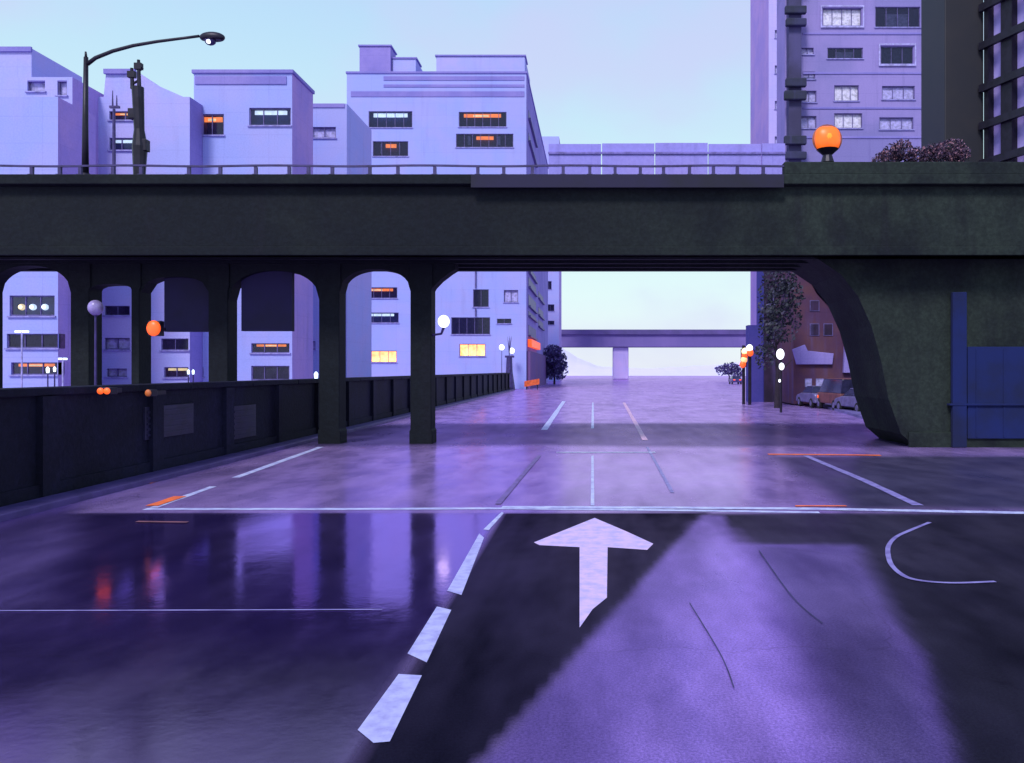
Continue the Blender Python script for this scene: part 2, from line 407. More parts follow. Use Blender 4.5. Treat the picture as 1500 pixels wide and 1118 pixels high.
# ---------------------------------------------------------------- retaining wall on the left
WX = -10.9; WT = 2.25
t = thing('retaining_wall', 'long dark low concrete wall running along the left edge of the wet road', 'wall', (WX, 30, 0))
bm = bmesh.new()
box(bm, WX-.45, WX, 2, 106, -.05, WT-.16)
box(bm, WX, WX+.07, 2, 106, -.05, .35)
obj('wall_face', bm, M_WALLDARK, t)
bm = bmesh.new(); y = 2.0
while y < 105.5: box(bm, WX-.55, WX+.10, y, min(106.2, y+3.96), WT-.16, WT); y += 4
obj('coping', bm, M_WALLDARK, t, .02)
bm = bmesh.new(); y = 4
while y < 105: box(bm, WX, WX+.14, y, y+.5, -.05, WT-.17); y += 4
obj('pilasters', bm, M_WALLDARK, t)
# faint grey service hatches
for (a, b0, z0, z1) in ((19.8, 22.2, .9, 1.7), (24.6, 26.3, .5, 1.5)):
    bm = bmesh.new(); box(bm, WX, WX+.05, a, b0, z0, z1)
    for k in range(5): box(bm, WX+.05, WX+.075, a+.08, b0-.08, z0+.08+k*(z1-z0-.1)/5, z0+.13+k*(z1-z0-.1)/5)
    obj('vent_panel', bm, plain('vent_paint', (.020,.018,.06), .5), t)
# kerb strip at its foot
bm = bmesh.new(); box(bm, WX+.14, WX+.75, 2, 106, -.05, .12)
struct('kerb_strip', bm, plain('kerb_concrete', (.09,.06,.22), .5, 0, (.05,.035,.14), 1.5), bevel=.02)

# ---------------------------------------------------------------- the viaduct
VF, VB = 26.5, 31.0                       # front and back of the deck
AF, AB = 28.8, 29.6                       # arcade
U = ZZ(398, VB); DT = ZZ(257, VF)
via = thing('viaduct', 'dark sooty concrete viaduct crossing the whole street on arched columns', 'viaduct', (0, 29, 0))
bm = bmesh.new()
box(bm, -46, 40, VF+.12, VF+.5, U, DT-.32)
box(bm, -46, 40, VF+.06, VF+.55, U-.0, U+.28)              # lower flange
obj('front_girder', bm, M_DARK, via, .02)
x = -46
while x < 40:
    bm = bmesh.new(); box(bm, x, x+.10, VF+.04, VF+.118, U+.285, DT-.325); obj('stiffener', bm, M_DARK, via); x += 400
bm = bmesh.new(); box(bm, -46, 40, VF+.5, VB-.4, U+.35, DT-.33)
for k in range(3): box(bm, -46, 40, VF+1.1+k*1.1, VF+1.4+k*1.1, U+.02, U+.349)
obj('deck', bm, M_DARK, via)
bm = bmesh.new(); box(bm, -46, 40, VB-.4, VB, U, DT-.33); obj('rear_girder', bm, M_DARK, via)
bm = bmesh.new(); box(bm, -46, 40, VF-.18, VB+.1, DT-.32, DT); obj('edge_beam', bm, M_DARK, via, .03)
bm = bmesh.new(); box(bm, XX(690,VF-.2), XX(1148,VF-.2), VF-.24, VF-.184, DT-.44, DT-.03)
obj('violet_fascia_strip', bm, plain('fascia_violet', (.014,.011,.045), .8, 0, (.010,.010,.022), .5), via)
# columns and arches
def apx(p): return XX(p, AF)
cols_px = [(103,150),(192,222),(305,348),(467,507),(601,638)]
for a, b_ in cols_px:
    bm = bmesh.new(); x0, x1 = XX(a,AF), XX(b_,AB)
    prof = [(x0-.04,-.05),(x1+.04,-.05),(x1+.04,.45),(x1,.5),(x1,U-.9),(x1+.05,U-.8),(x1+.05,U+.1),(x0-.05,U+.1),(x0-.05,U-.8),(x0,U-.9),(x0,.5),(x0-.04,.45)]
    prism(bm, prof, AF, AB)
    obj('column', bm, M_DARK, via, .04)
bm = bmesh.new(); prism(bm, [(apx(-52),-.05),(XX(4,AB),-.05),(XX(4,AB),U+.1),(apx(-52),U+.1)], AF, AB); obj('column', bm, M_DARK, via)
def arch(x0, x1, pts):
    """spandrel over an opening; pts = (u, y-pixel) lower edge"""
    bm = bmesh.new()
    a_, c_ = XX(x0, AB), (XX(x1, AF) if x1 != 672 else XX(x1, AB))
    prof = [(a_+(c_-a_)*(px-x0)/(x1-x0), ZZ(py, AF)) for px, py in pts]
    for i in range(len(prof)-1):
        (xa, za), (xb, zb) = prof[i], prof[i+1]
        if abs(xb-xa) < 1e-4: continue
        box_pts = [(xa, za), (xb, zb), (xb, U+.12), (xa, U+.12)]
        if za > U+.11 and zb > U+.11: continue
        prism(bm, box_pts, AF+.06, AB-.06)
    obj('arch_spandrel', bm, M_DARK, via)
def arc(x0, x1, ys_, yc, n=22, e=2.2):
    o = []
    for i in range(n+1):
        u = -1+2*i/n; o.append((x0+(x1-x0)*(i/n), yc+(ys_-yc)*(1-(max(0, 1-abs(u)**e))**(1/e))))
    return o
arch(4, 103, arc(4, 103, 432, 389))
arch(150, 192, arc(150, 192, 422, 416, 6))
arch(222, 305, arc(222, 305, 428, 405, 10))
arch(348, 467, arc(348, 467, 440, 396, 24))
arch(507, 601, arc(507, 601, 428, 394, 24))
arch(638, 672, [(638,423),(650,410),(664,399),(672,394)])
# dark infill screen hung between three columns
bm = bmesh.new()
box(bm, apx(234), apx(305)-.002, AF+.3, AF+.55, ZZ(486,AF+.3), U+.1)
box(bm, apx(348)+.002, apx(423), AF+.3, AF+.55, ZZ(485,AF+.3), U+.1)
obj('infill_screen', bm, plain('screen_navy', (.012,.009,.065), .8, 0, (.007,.006,.035), .5), via)
# right abutment with curved haunch
bm = bmesh.new()
pr = [(1150,380),(1160,398),(1190,418),(1212,446),(1230,486),(1242,530),(1252,580),(1268,625),(1290,655),(1296,672)]
q = [(XX(p,31.2), ZZ(y,31.2)) for p, y in pr]; q = [(x, max(z, -.05)) for x, z in q]; q[0] = (q[0][0], U+.1)
q.append((40, -.05)); q.append((40, U+.1))
prism(bm, q, 27.6, 31.2)
ab = obj('abutment', bm, M_DARK, via)
bm = bmesh.new()
box(bm, XX(1330,27.6), 39.9, 27.50, 27.598, -.05, .5)
obj('plinth', bm, M_DARK, ab, .03)
# blue steel door and strip on the abutment
bd = thing('steel_door', 'deep blue steel gate with tall blue post set against the dark right abutment', 'gate', P(1440,570,27.4))
bm = bmesh.new(); box(bm, XX(1418,27.4), XX(1560,27.4), 27.42, 27.54, .3, ZZ(508,27.4))
obj('door_leaf', bm, M_BLUEP, bd, .01)
bm = bmesh.new()
for k in range(4): x = XX(1430+40*k,27.4); box(bm, x, x+.05, 27.40, 27.418, .35, ZZ(512,27.4))
obj('ribs', bm, M_BLUEP, bd)
bm = bmesh.new(); box(bm, XX(1395,27.4), XX(1416,27.4), 27.36, 27.55, .0, ZZ(428,27.4)); obj('post', bm, M_BLUEP, bd, .03)
bm = bmesh.new(); box(bm, XX(1390,27.4), XX(1570,27.4), 27.34, 27.56, ZZ(572,27.4)-.5, ZZ(572,27.4)-.44); obj('bottom_rail', bm, M_BLUEP, bd)

# guard rail along the deck edge
gz = ZZ(243.5, VF)
rail = thing('guard_rail', 'low dark guard rail with short posts along the top edge of the viaduct', 'railing', (-10, VF, DT))
bm = bmesh.new(); xa, xb = -26, XX(1148, VF)
n = 60
for i in range(n):
    x0 = xa+(xb-xa)*i/n; x1 = xa+(xb-xa)*(i+1)/n
    z0 = gz+.015*math.sin(i*.7); z1 = gz+.015*math.sin((i+1)*.7)
    prism(bm, [(x0,z0-.03),(x1,z1-.03),(x1,z1+.03),(x0,z0+.03)], VF-.06, VF)
obj('top_rail', bm, M_RAIL, rail)
posts = [-15,47,88,118,166,207,277,323,375,424,452,487,542,583,637,700,738,780,825,864,901,938,972,1010,1045,1080,1118]
for px in posts:
    bm = bmesh.new(); x = XX(px, VF); box(bm, x-.05, x+.05, VF-.05, VF+.04, DT, gz-.03); box(bm, x-.09, x+.09, VF-.09, VF+.08, DT, DT+.03)
    obj('post', bm, M_RAIL, rail)
# solid parapet at the right end
bm = bmesh.new(); box(bm, XX(1148,VF), 40, VF-.1, VF+.25, DT+.002, ZZ(238,VF)); 
obj('parapet', bm, M_DARK, via, .03)
# lilac noise barrier on the far edge of the deck
nb = thing('noise_barrier', 'hazy lilac noise barrier standing on the deck between white block and apartment tower', 'barrier', (2, VB, DT))
bm = bmesh.new(); x = XX(803,VB-.3); xe = XX(1150,VB-.3); i = 0
while x < xe:
    box(bm, x+.02, min(x+1.98, xe), VB-.3, VB-.2, DT, ZZ(211,VB-.3)+.02*(i % 3)); x += 2; i += 1
obj('panels', bm, plaster('barrier_lilac', (.40,.32,.80), (.34,.30,.80)), nb)
bm = bmesh.new(); x = XX(803,VB-.3)
box(bm, x, xe, VB-.36, VB-.302, ZZ(226,VB-.3), ZZ(223,VB-.3))
obj('rib', bm, plain('barrier_rib', (.25,.2,.62), .7), nb)

# ---------------------------------------------------------------- buildings
def add_window(par, X0, X1, Z0, Z1, Y, style, depth=.7):
    w = X1-X0; h = Z1-Z0
    fw = min(.09, h*.08)
    bm = bmesh.new(); y0, y1 = Y+.10, Y+.2
    box(bm, X0, X1, y0, y1, Z0, Z0+fw); box(bm, X0, X1, y0, y1, Z1-fw, Z1)
    box(bm, X0, X0+fw, y0, y1, Z0+fw, Z1-fw); box(bm, X1-fw, X1, y0, y1, Z0+fw, Z1-fw)
    nmul = max(0, int(w/1.25))
    for k in range(1, nmul+1):
        x = X0+w*k/(nmul+1); box(bm, x-.03, x+.03, y0, y1, Z0+fw, Z1-fw)
    win = obj('window', bm, M_FRAME, par)
    bm = bmesh.new(); box(bm, X0-.1, X1+.1, Y-.12, Y+.0-.003, Z0-.1, Z0-.003); obj('sill', bm, M_SILL, win)
    room = {'orange': M_ROOM, 'white': M_ROOMB, 'yellow': M_ROOMP, 'plum': M_ROOMP, 'dark': M_ROOM, 'lit': M_WARM, 'pale': M_PALEP, 'bright': M_PALEB, 'curtain': M_ROOM, 'mixed': M_ROOMP, 'blue': M_ROOMB}[style]
    bm = bmesh.new(); vs = [bm.verts.new(c) for c in ((X0,Y+depth,Z0),(X1,Y+depth,Z0),(X1,Y+depth,Z1),(X0,Y+depth,Z1))]; bm.faces.new(vs)
    if style in ('pale', 'bright'):
        for v in vs: v.co.y = Y+.3
        obj('blind', bm, room, win)
    else:
        a = [bm.verts.new((x, y, z)) for x, y, z in ((X0,Y+.2,Z0),(X0,Y+.2,Z1),(X1,Y+.2,Z0),(X1,Y+.2,Z1))]
        bm.faces.new((a[0],a[1],vs[3],vs[0])); bm.faces.new((a[2],a[3],vs[2],vs[1])); bm.faces.new((a[1],a[3],vs[2],vs[3])); bm.faces.new((a[0],a[2],vs[1],vs[0]))
        obj('room', bm, room, win)
    if style in ('orange', 'white', 'yellow'):
        bm = bmesh.new(); L = {'orange': M_OR, 'white': M_WHITE, 'yellow': M_YEL}[style]
        box(bm, X0+w*.10, X1-w*.12, Y+.24, Y+.34, Z1-h*.34, Z1-h*.10); obj('ceiling_lamp', bm, L, win, .04)
        if style == 'orange':
            bm = bmesh.new(); box(bm, X0+w*.30, X0+w*.62, Y+.215, Y+.235, Z1-h*.30, Z1-h*.18); obj('ceiling_lamp', bm, M_YEL, win)
    if style == 'mixed':
        bm = bmesh.new(); box(bm, X0+w*.35, X1-w*.35, Y+.3, Y+.36, Z1-h*.4, Z1-h*.15); obj('ceiling_lamp', bm, M_OR, win)
        for u in (.2, .72): 
            bm = bmesh.new(); box(bm, X0+w*u, X0+w*u+w*.05, Y+.24, Y+.28, Z0+h*.2, Z1-h*.15); obj('curtain', bm, M_PALEB, win)
    if style == 'curtain':
        for u in (.0, .78):
            bm = bmesh.new()
            box(bm, X0+w*(u+.02), X0+w*(u+.2), Y+.24, Y+.3, Z0+h*.04, Z1-h*.04); obj('curtain', bm, M_PLUM, win)
        bm = bmesh.new(); box(bm, X0+w*.24, X0+w*.76, Y+.32, Y+.36, Z0+h*.04, Z1-h*.3); obj('blind', bm, M_PALEB, win)
    if style == 'blue':
        for u in (.2, .45, .72):
            bm = bmesh.new(); ball(bm, (X0+w*u, Y+.3, Z0+h*.45), h*.16); obj('lamp', bm, M_YEL if u < .3 else M_WHITE, win)
    if style not in ('pale', 'bright', 'lit'):
        bm = bmesh.new(); vs = [bm.verts.new(c) for c in ((X0+fw,Y+.15,Z0+fw),(X1-fw,Y+.15,Z0+fw),(X1-fw,Y+.15,Z1-fw),(X0+fw,Y+.15,Z1-fw))]; bm.faces.new(vs)
        obj('pane', bm, M_PANE, win)

def building(name, label, px0, px1, ptop, Y, depth, wins, mat, side=None, parapet=True, bands=(), group=None, cat='building', zb=-.05):
    X0, X1, Z1 = XX(px0,Y), XX(px1,Y), ZZ(ptop,Y)
    t = thing(name, label, cat, ((X0+X1)/2, Y+depth/2, 0), group)
    W = [(XX(a,Y), XX(c,Y), ZZ(d,Y), ZZ(b_,Y), s) for a, b_, c, d, s in wins]
    xs = sorted({round(v,4) for v in [X0, X1]+[w[0] for w in W]+[w[1] for w in W]})
    zs = sorted({round(v,4) for v in [zb, Z1]+[w[2] for w in W]+[w[3] for w in W]})
    bm = bmesh.new(); cache = {}
    def V(x, y, z):
        k = (round(x,4), round(y,4), round(z,4))
        if k not in cache: cache[k] = bm.verts.new((x, y, z))
        return cache[k]
    for i in range(len(xs)-1):
        for j in range(len(zs)-1):
            cx, cz = (xs[i]+xs[i+1])/2, (zs[j]+zs[j+1])/2
            if any(w[0] < cx < w[1] and w[2] < cz < w[3] for w in W): continue
            bm.faces.new((V(xs[i],Y,zs[j]), V(xs[i+1],Y,zs[j]), V(xs[i+1],Y,zs[j+1]), V(xs[i],Y,zs[j+1])))
    for w in W:
        r = [(w[0],w[2]),(w[1],w[2]),(w[1],w[3]),(w[0],w[3])]
        for k in range(4):
            a, b_ = r[k], r[(k+1) % 4]
            bm.faces.new([bm.verts.new(c) for c in ((a[0],Y,a[1]),(b_[0],Y,b_[1]),(b_[0],Y+.2,b_[1]),(a[0],Y+.2,a[1]))])
    obj('front_wall', bm, mat, t)
    bm = bmesh.new()
    for f in (((X1,Y,zb),(X1,Y+depth,zb),(X1,Y+depth,Z1),(X1,Y,Z1)), ((X0,Y,zb),(X0,Y+depth,zb),(X0,Y+depth,Z1),(X0,Y,Z1)), ((X0,Y+depth,zb),(X1,Y+depth,zb),(X1,Y+depth,Z1),(X0,Y+depth,Z1))):
        bm.faces.new([bm.verts.new(c) for c in f])
    obj('side_walls', bm, side or mat, t)
    bm = bmesh.new(); box(bm, X0+.02, X1-.02, Y+.02, Y+depth-.02, Z1-.3, Z1-.02); rf = obj('roof', bm, M_BAND, t)
    if parapet:
        bm = bmesh.new(); box(bm, X0-.12, X1+.12, Y-.14, Y+.25, Z1+.002, Z1+.28); box(bm, X1-.2, X1+.12, Y+.25, Y+depth+.1, Z1+.002, Z1+.28); box(bm, X0-.12, X0+.2, Y+.25, Y+depth+.1, Z1+.002, Z1+.28)
        obj('cornice', bm, M_BAND, t, .03)
    for (b0, b1, b2, b3) in bands:
        bm = bmesh.new(); box(bm, XX(b0,Y), XX(b2,Y), Y-.08, Y-.003, ZZ(b3,Y), ZZ(b1,Y)); obj('string_course', bm, M_BAND, t, .02)
    for w in W: add_window(t, *w[:4], Y, w[4])
    return t

# far left pair
t = building('apartment_block', 'periwinkle block furthest left, low flat front with three window rows in the arch', -170, 84, 142, 52, 4,
   [(14,433,80,463,'blue'),(10,489,85,510,'plum'),(16,531,84,549,'orange'),(-60,433,-10,463,'plum'),(-60,489,-12,510,'dark')], M_BLUEW, M_PINK, False)
t = building('apartment_block', 'hazy lilac block rising in two steps at the left edge behind the lowest front', -170, 106, 113, 57, 8, [(40,118,66,134,'pale'),(84,118,98,140,'pale')], M_LILAC, M_PINK, False)
bm = bmesh.new(); box(bm, XX(-170,57), XX(42,57), 57.3, 63, ZZ(113,57)+.002, ZZ(68,57)); up = obj('upper_storey', bm, M_LILAC, t, .05)
bm = bmesh.new(); box(bm, XX(-170,57)-.1, XX(43,57), 57.15, 57.298, ZZ(74,57), ZZ(67,57)); obj('fascia', bm, M_BAND, up)
t = building('office_block', 'pale lilac block with sloping roof shoulder behind the lamp post and the dark mast', 138, 278, 142, 60, 8,
   [(160,163,205,176,'orange'),(160,202,212,220,'white'),(153,448,190,462,'plum'),(153,495,190,512,'pale'),(236,496,276,513,'plum'),(240,538,276,553,'yellow'),(156,540,186,552,'pale')], M_LILAC, M_VIOLET, False)
bm = bmesh.new(); a = ZZ(142,60)+.002
prism(bm, [(XX(148,60),a),(XX(270,60),a),(XX(225,60),ZZ(122,60)),(XX(195,60),ZZ(101,60)),(XX(152,60),ZZ(101,60))], 60.3, 67); obj('roof_storey', bm, M_LILAC, t)
bm = bmesh.new(); box(bm, XX(150,60), XX(196,60), 60.1, 60.298, ZZ(107,60), ZZ(100,60)); obj('fascia', bm, M_BAND, t)
t = building('office_block', 'periwinkle block with dark violet top band and one orange lit and one white lit window', 284, 428, 108, 62, 4.6,
   [(292,167,328,198,'orange'),(365,158,430-4,184,'white'),(284+3,497,292,513,'plum'),(368,503,424,517,'orange'),(368,536,424,557,'plum'),(286,538,298,552,'yellow')], M_BLUEW, M_PINK, True, [(286,112,420,124)])
bm = bmesh.new(); box(bm, XX(290,62), XX(368,62), 62.6, 65.5, ZZ(108,62)+.002, ZZ(99,62)); obj('plant_room', bm, M_VIOLET, t)
building('low_block', 'low hazy blue block wedged in the gap left of the large block', 426, 508, 152, 72, 8, [(440,186,492,202,'pale'),(446,500,462,512,'pale')], M_BLUEW, M_LILAC, False, [(430,152,505,158)])
t = building('large_block', 'largest periwinkle block above the viaduct, stepped roof and white, orange and yellow lit windows', 508, 771, 108, 112, 53,
   [(540,163,604,187,'white'),(546,207,598,229,'mixed'),(672,164,742,186,'orange'),(668,196,752,216,'mixed'),
    (524,421,582,437,'orange'),(521,458,584,473,'white'),(519,514,581,531,'lit'),
    (693,424,716,450,'dark'),(661,465,718,490,'plum'),(673,504,711,522,'lit'),(738,425,759,443,'pale'),(728,467,749,474,'dark')],
   M_BLUEW, M_VIOLET, True, [(562,112,768,118),(562,124,768,128),(514,134,768,142)])
Y = 112
for (a, b_, c, d, dy, nm) in ((524,68,570,104,.8,'rooftop_hut'),(637,82,768,104,1.0,'plant_room'),(571,84,606,104,1.4,'plant_room')):
    bm = bmesh.new(); box(bm, XX(a,Y), XX(c,Y), Y+dy, Y+dy+(9 if nm == 'plant_room' else 3), ZZ(108,Y)+.282 if False else ZZ(108,Y)+.002, ZZ(b_,Y)+.3)
    o = obj(nm, bm, M_VIOLET if nm == 'rooftop_hut' else M_LILAC, t, .06)
    bm = bmesh.new(); box(bm, XX(a,Y)-.15, XX(c,Y)+.15, Y+dy-.15, Y+dy+3.2, ZZ(b_,Y)+.302, ZZ(b_,Y)+.5); obj('roof_slab', bm, M_BAND, o)
# side wall windows (balcony strips) of the large block
SX = XX(771,112)
for (z0, z1, ya, yb) in [(ZZ(p2,112), ZZ(p1,112), a*1.86, c*1.86) for p1, p2, a, c in ((402,418,62,70),(428,447,62,70),(453,462,62,70),(474,492,62,70),(402,416,73,80),(430,446,73,80),(150,164,62,70),(184,198,62,70),(452,466,73,80),(384,396,62,70))]:
    bm = bmesh.new(); box(bm, SX+.003, SX+.35, ya, yb, z0, z0+.25); box(bm, SX+.003, SX+.05, ya, yb, z0+.252, z1)
    obj('balcony', bm, M_FRAME, t)
# orange lit fascia sign box on the side wall at street level
bm = bmesh.new(); box(bm, SX+.06, SX+.6, 114, 132, ZZ(508,114), ZZ(497,114)); obj('lit_awning', bm, M_RED, t)
bm = bmesh.new(); box(bm, SX+.06, SX+.5, 112.5, 150, .0, 5.2); obj('plinth_base', bm, plaster('plum_base', (.20,.10,.26), (.16,.09,.30)), t)
# drain pipe
bm = bmesh.new(); tube(bm, [(XX(697,112),111.8,ZZ(340,112)),(XX(697,112),111.8,ZZ(424,112)+.1)], .1, 6); tube(bm, [(XX(697,112),111.8,ZZ(452,112)),(XX(697,112),111.8,ZZ(464,112))], .1, 6); obj('drain_pipe', bm, M_FRAME, t)
building('slim_block', 'slim violet block just right of the largest block, its edge against open sky', 790, 819, 200, 190, 14,
   [(800,412,808,424,'dark'),(800,446,812,456,'dark'),(798,470,812,476,'plum'),(806,215,814,225,'plum')], M_LILAC, M_PINK, False)

# right hand towers
building('slab_tower', 'pale lilac slab tower running off the top of the picture left of the apartment tower', 1126, 1160, -120, 120, 14,
   [(1130,340+k*30,1132,352+k*30,'pale') for k in range(0, 4)]+[(1135,44+k*52,1143,56+k*52,'pale') for k in range(4)], M_SLAB, M_PINK, False)
tw = []
for r, y in enumerate((-92,-42)):
    tw += [(1208,y,1258,y+24,'bright'),(1292,y,1342,y+24,'pale')]
tw += [(1205,12,1262,38,'bright'),(1282,10,1348,40,'curtain'),(1212,70,1264,86,'curtain'),(1290,68,1338,94,'plum'),(1222,125,1258,148,'bright'),(1292,126,1340,146,'pale'),
       (1222,166,1263,188,'bright'),(1288,172,1338,190,'pale'),(1362,70,1378,95,'pale'),(1360,128,1377,150,'pale'),(1360,173,1377,192,'pale'),(1174,70,1192,80,'pale'),(1176,105,1194,116,'pale'),(1174,133,1196,150,'pale'),(1172,170,1196,188,'pale')]
t = building('apartment_tower', 'tall violet apartment tower with pale and curtained windows rising behind the orange lamp', 1150, 1388, -120, 88, 4, tw, M_TOWER, M_TOWER, False,
    [(1176,48,1385,51),(1176,106,1385,109),(1176,157,1385,160),(1176,200,1385,203)])
Y = 88
bm = bmesh.new()
box(bm, XX(1152,Y), XX(1170,Y), Y-1.1, Y-.003, 0, ZZ(-118,Y))
obj('stair_column', bm, plaster('stair_violet', (.055,.05,.11), (.09,.08,.2)), t)
for k, y in enumerate((18,36,122,140,205,228,-40,-70)):
    bm = bmesh.new(); box(bm, XX(1144+random.random()*4,Y), XX(1176,Y), Y-1.7, Y-1.103, ZZ(y+10+random.random()*6,Y), ZZ(y,Y))
    obj('landing', bm, plaster('landing_dark', (.03,.035,.05), (.05,.05,.12)), t, .1)
for (a, b_, c, d) in ((1290,68,1338,94),(1205,12,1262,38)):
    bm = bmesh.new(); e = .14
    x0, x1, z0, z1 = XX(a,Y)-.1, XX(c,Y)+.1, ZZ(d,Y)-.1, ZZ(b_,Y)+.1
    box(bm, x0-e, x0, Y-.16, Y-.125, z0-e, z1+e); box(bm, x1, x1+e, Y-.16, Y-.125, z0-e, z1+e); box(bm, x0, x1, Y-.16, Y-.125, z0-e, z0); box(bm, x0, x1, Y-.16, Y-.125, z1, z1+e)
    obj('window_surround', bm, M_PALEP, t)

# black glass-and-steel tower at the right edge: facade runs towards the camera at an angle
t = thing('steel_frame_tower', 'black steel framed tower with lilac glass filling the top right corner', 'building', (24, 45, 0))
d = Vector((.36, -1, 0)).normalized(); nrm = Vector((-d.y*-1, 0, 0)); o0 = Vector((XX(1438,45), 45, 0)); nn = Vector((-1, -.36, 0)).normalized()
def fb(bm, s0, s1, n0, n1, z0, z1):
    vv = []
    for z in (z0, z1):
        for s, n_ in ((s0,n0),(s1,n0),(s1,n1),(s0,n1)):
            p = o0+d*s+nn*n_; vv.append(bm.verts.new((p.x, p.y, z)))
    for f in ((3,2,1,0),(4,5,6,7),(0,1,5,4),(1,2,6,5),(2,3,7,6),(3,0,4,7)): bm.faces.new([vv[i] for i in f])
bm = bmesh.new(); prism(bm, [(XX(1384,45.2),0),(XX(1441,45.2),0),(XX(1441,45.2),42),(XX(1384,45.2),42)], 45.2, 48.5); obj('corner_pier', bm, plain('black_cladding', (.008,.008,.018), .6, 0, (.014,.012,.02), .6), t, .05)
bm = bmesh.new(); fb(bm, .1, 10, -.6, -.5, 0, 42); 
obj('glazing', bm, plain('lilac_glazing', (.46,.38,.84), .5, 0, (.26,.20,.58), .35), t)
s = .05; k = 0
while s < 10:
    bm = bmesh.new(); fb(bm, s, s+(.3 if k == 0 else .72), -.498, -.1, 0, 42); obj('mullion', bm, M_STEEL, t); s += 1.15 if k == 0 else 1.62; k += 1
zf = [ZZ(p, 45) for p in (240,185,130,68,12,-45,-100)]
for z in zf:
    bm = bmesh.new(); fb(bm, -.1, 10, -.098, .12, z-.2, z+.2); obj('floor_beam', bm, M_STEEL, t)
bm = bmesh.new(); fb(bm, .1, 10, -6, -.602, 0, 42); obj('core', bm, M_PLUM, t)

# right side, seen under the viaduct
t = thing('brown_house', 'rust brown gabled building with pale signboard, seen through the right of the underpass', 'building', (XX(1205,60), 62, 0))
Y = 60
bm = bmesh.new(); prism(bm, [(XX(1163,Y),.1),(XX(1262,Y),.1),(XX(1262,Y),ZZ(500,Y)),(XX(1250,Y),ZZ(488,Y)),(XX(1196,Y),ZZ(430,Y)),(XX(1176,Y),ZZ(392,Y)),(XX(1163,Y),ZZ(392,Y))], Y, Y+10); w_ = obj('wall', bm, M_BROWN, t)
bm = bmesh.new(); prism(bm, [(XX(1174,Y),ZZ(390,Y)),(XX(1196,Y)+.1,ZZ(428,Y)),(XX(1250,Y)+.1,ZZ(486,Y)),(XX(1266,Y),ZZ(500,Y)),(XX(1266,Y),ZZ(496,Y)),(XX(1200,Y),ZZ(424,Y)),(XX(1180,Y),ZZ(388,Y))], Y-.3, Y+10.2); obj('roof', bm, plain('roof_slate', (.05,.045,.14), .6), t)
bm = bmesh.new(); prism(bm, [(XX(1160,Y),ZZ(512,Y)),(XX(1166,Y),ZZ(534,Y)),(XX(1218,Y),ZZ(534,Y)),(XX(1220,Y),ZZ(518,Y)),(XX(1182,Y),ZZ(514,Y)),(XX(1178,Y),ZZ(505,Y))], Y-.25, Y-.003); obj('signboard', bm, M_VIOLET, t, .03)
bm = bmesh.new(); prism(bm, [(XX(1234,Y),ZZ(546,Y)),(XX(1249,Y),ZZ(546,Y)),(XX(1246,Y),ZZ(505,Y)),(XX(1240,Y),ZZ(480,Y)),(XX(1237,Y),ZZ(480,Y))], Y-.3, Y-.003); obj('lit_wall_patch', bm, M_VIOLET, t)  # lit piece of wall, built as a paler slab
for i, (a, c) in enumerate(((1179,1189),(1195,1206),(1211,1222))):
    bm = bmesh.new(); x0, x1, z0, z1 = XX(a,Y), XX(c,Y), ZZ(566,Y), ZZ(556,Y)
    box(bm, x0, x1, Y-.06, Y-.003, z0-.06, z0); box(bm, x0, x1, Y-.06, Y-.003, z1, z1+.06); box(bm, x0, x0+.05, Y-.06, Y-.003, z0, z1); box(bm, x1-.05, x1, Y-.06, Y-.003, z0, z1)
    wn = obj('window', bm, M_SILL, t); bm = bmesh.new(); box(bm, x0+.052, x1-.052, Y-.04, Y-.004, z0+.002, z1-.002); obj('pane', bm, M_PALEP, wn)
for (a, c) in ((1186,1200),(1206,1220)):
    for (p, q_) in ((440,456),(474,492)):
        if p == 440 and a > 1200: continue
        bm = bmesh.new(); box(bm, XX(a,Y), XX(c,Y), Y-.05, Y-.003, ZZ(q_,Y), ZZ(p,Y)); wn = obj('window', bm, M_FRAME, t)
        bm = bmesh.new(); box(bm, XX(a,Y)+.06, XX(c,Y)-.06, Y-.07, Y-.052, ZZ(q_,Y)+.06, ZZ(p,Y)-.06); obj('pane', bm, M_PLUM, wn)
t = building('dark_block', 'narrow plum black building left of the rust brown house under the viaduct', 1119, 1164, 384, 66, 3, [(1124,430,1134,446,'dark'),(1142,470,1156,492,'plum'),(1124,480,1134,494,'dark'),(1142,430,1156,446,'dark')], M_PLUM, plaster('blue_side', (.05,.05,.26), (.07,.06,.30)), True)
bm = bmesh.new(); X0 = XX(1119,66); box(bm, X0-1.2, X0-.003, 66.3, 67.4, 0, ZZ(476,66)); obj('blue_lean_to', bm, plaster('blue_side', (0,0,0), (0,0,0)), t)

# ---------------------------------------------------------------- far overpass, hills
t = thing('far_overpass', 'distant flat violet overpass on a pale pier beyond the underpass opening', 'bridge', (XX(908,222), 222, 0))
Y = 222
bm = bmesh.new(); box(bm, XX(772,Y), XX(1110,Y), Y, Y+9, ZZ(508,Y), ZZ(488,Y)); obj('deck', bm, plaster('overpass_violet', (.24,.17,.44), (.17,.13,.36), .5, .05), t)
bm = bmesh.new(); box(bm, XX(772,Y), XX(1110,Y), Y-.6, Y-.02, ZZ(490,Y), ZZ(483,Y)); obj('parapet', bm, plaster('overpass_dark', (.10,.08,.22), (.14,.10,.30)), t)
bm = bmesh.new(); x0, x1 = XX(898,Y), XX(921,Y); prism(bm, [(x0,0),(x1,0),(x1,ZZ(508.3,Y)),(x0,ZZ(508.3,Y))], Y+1, Y+6); obj('pier', bm, plaster('pier_pink', (.50,.42,.78), (.58,.44,.78)), t, .3)
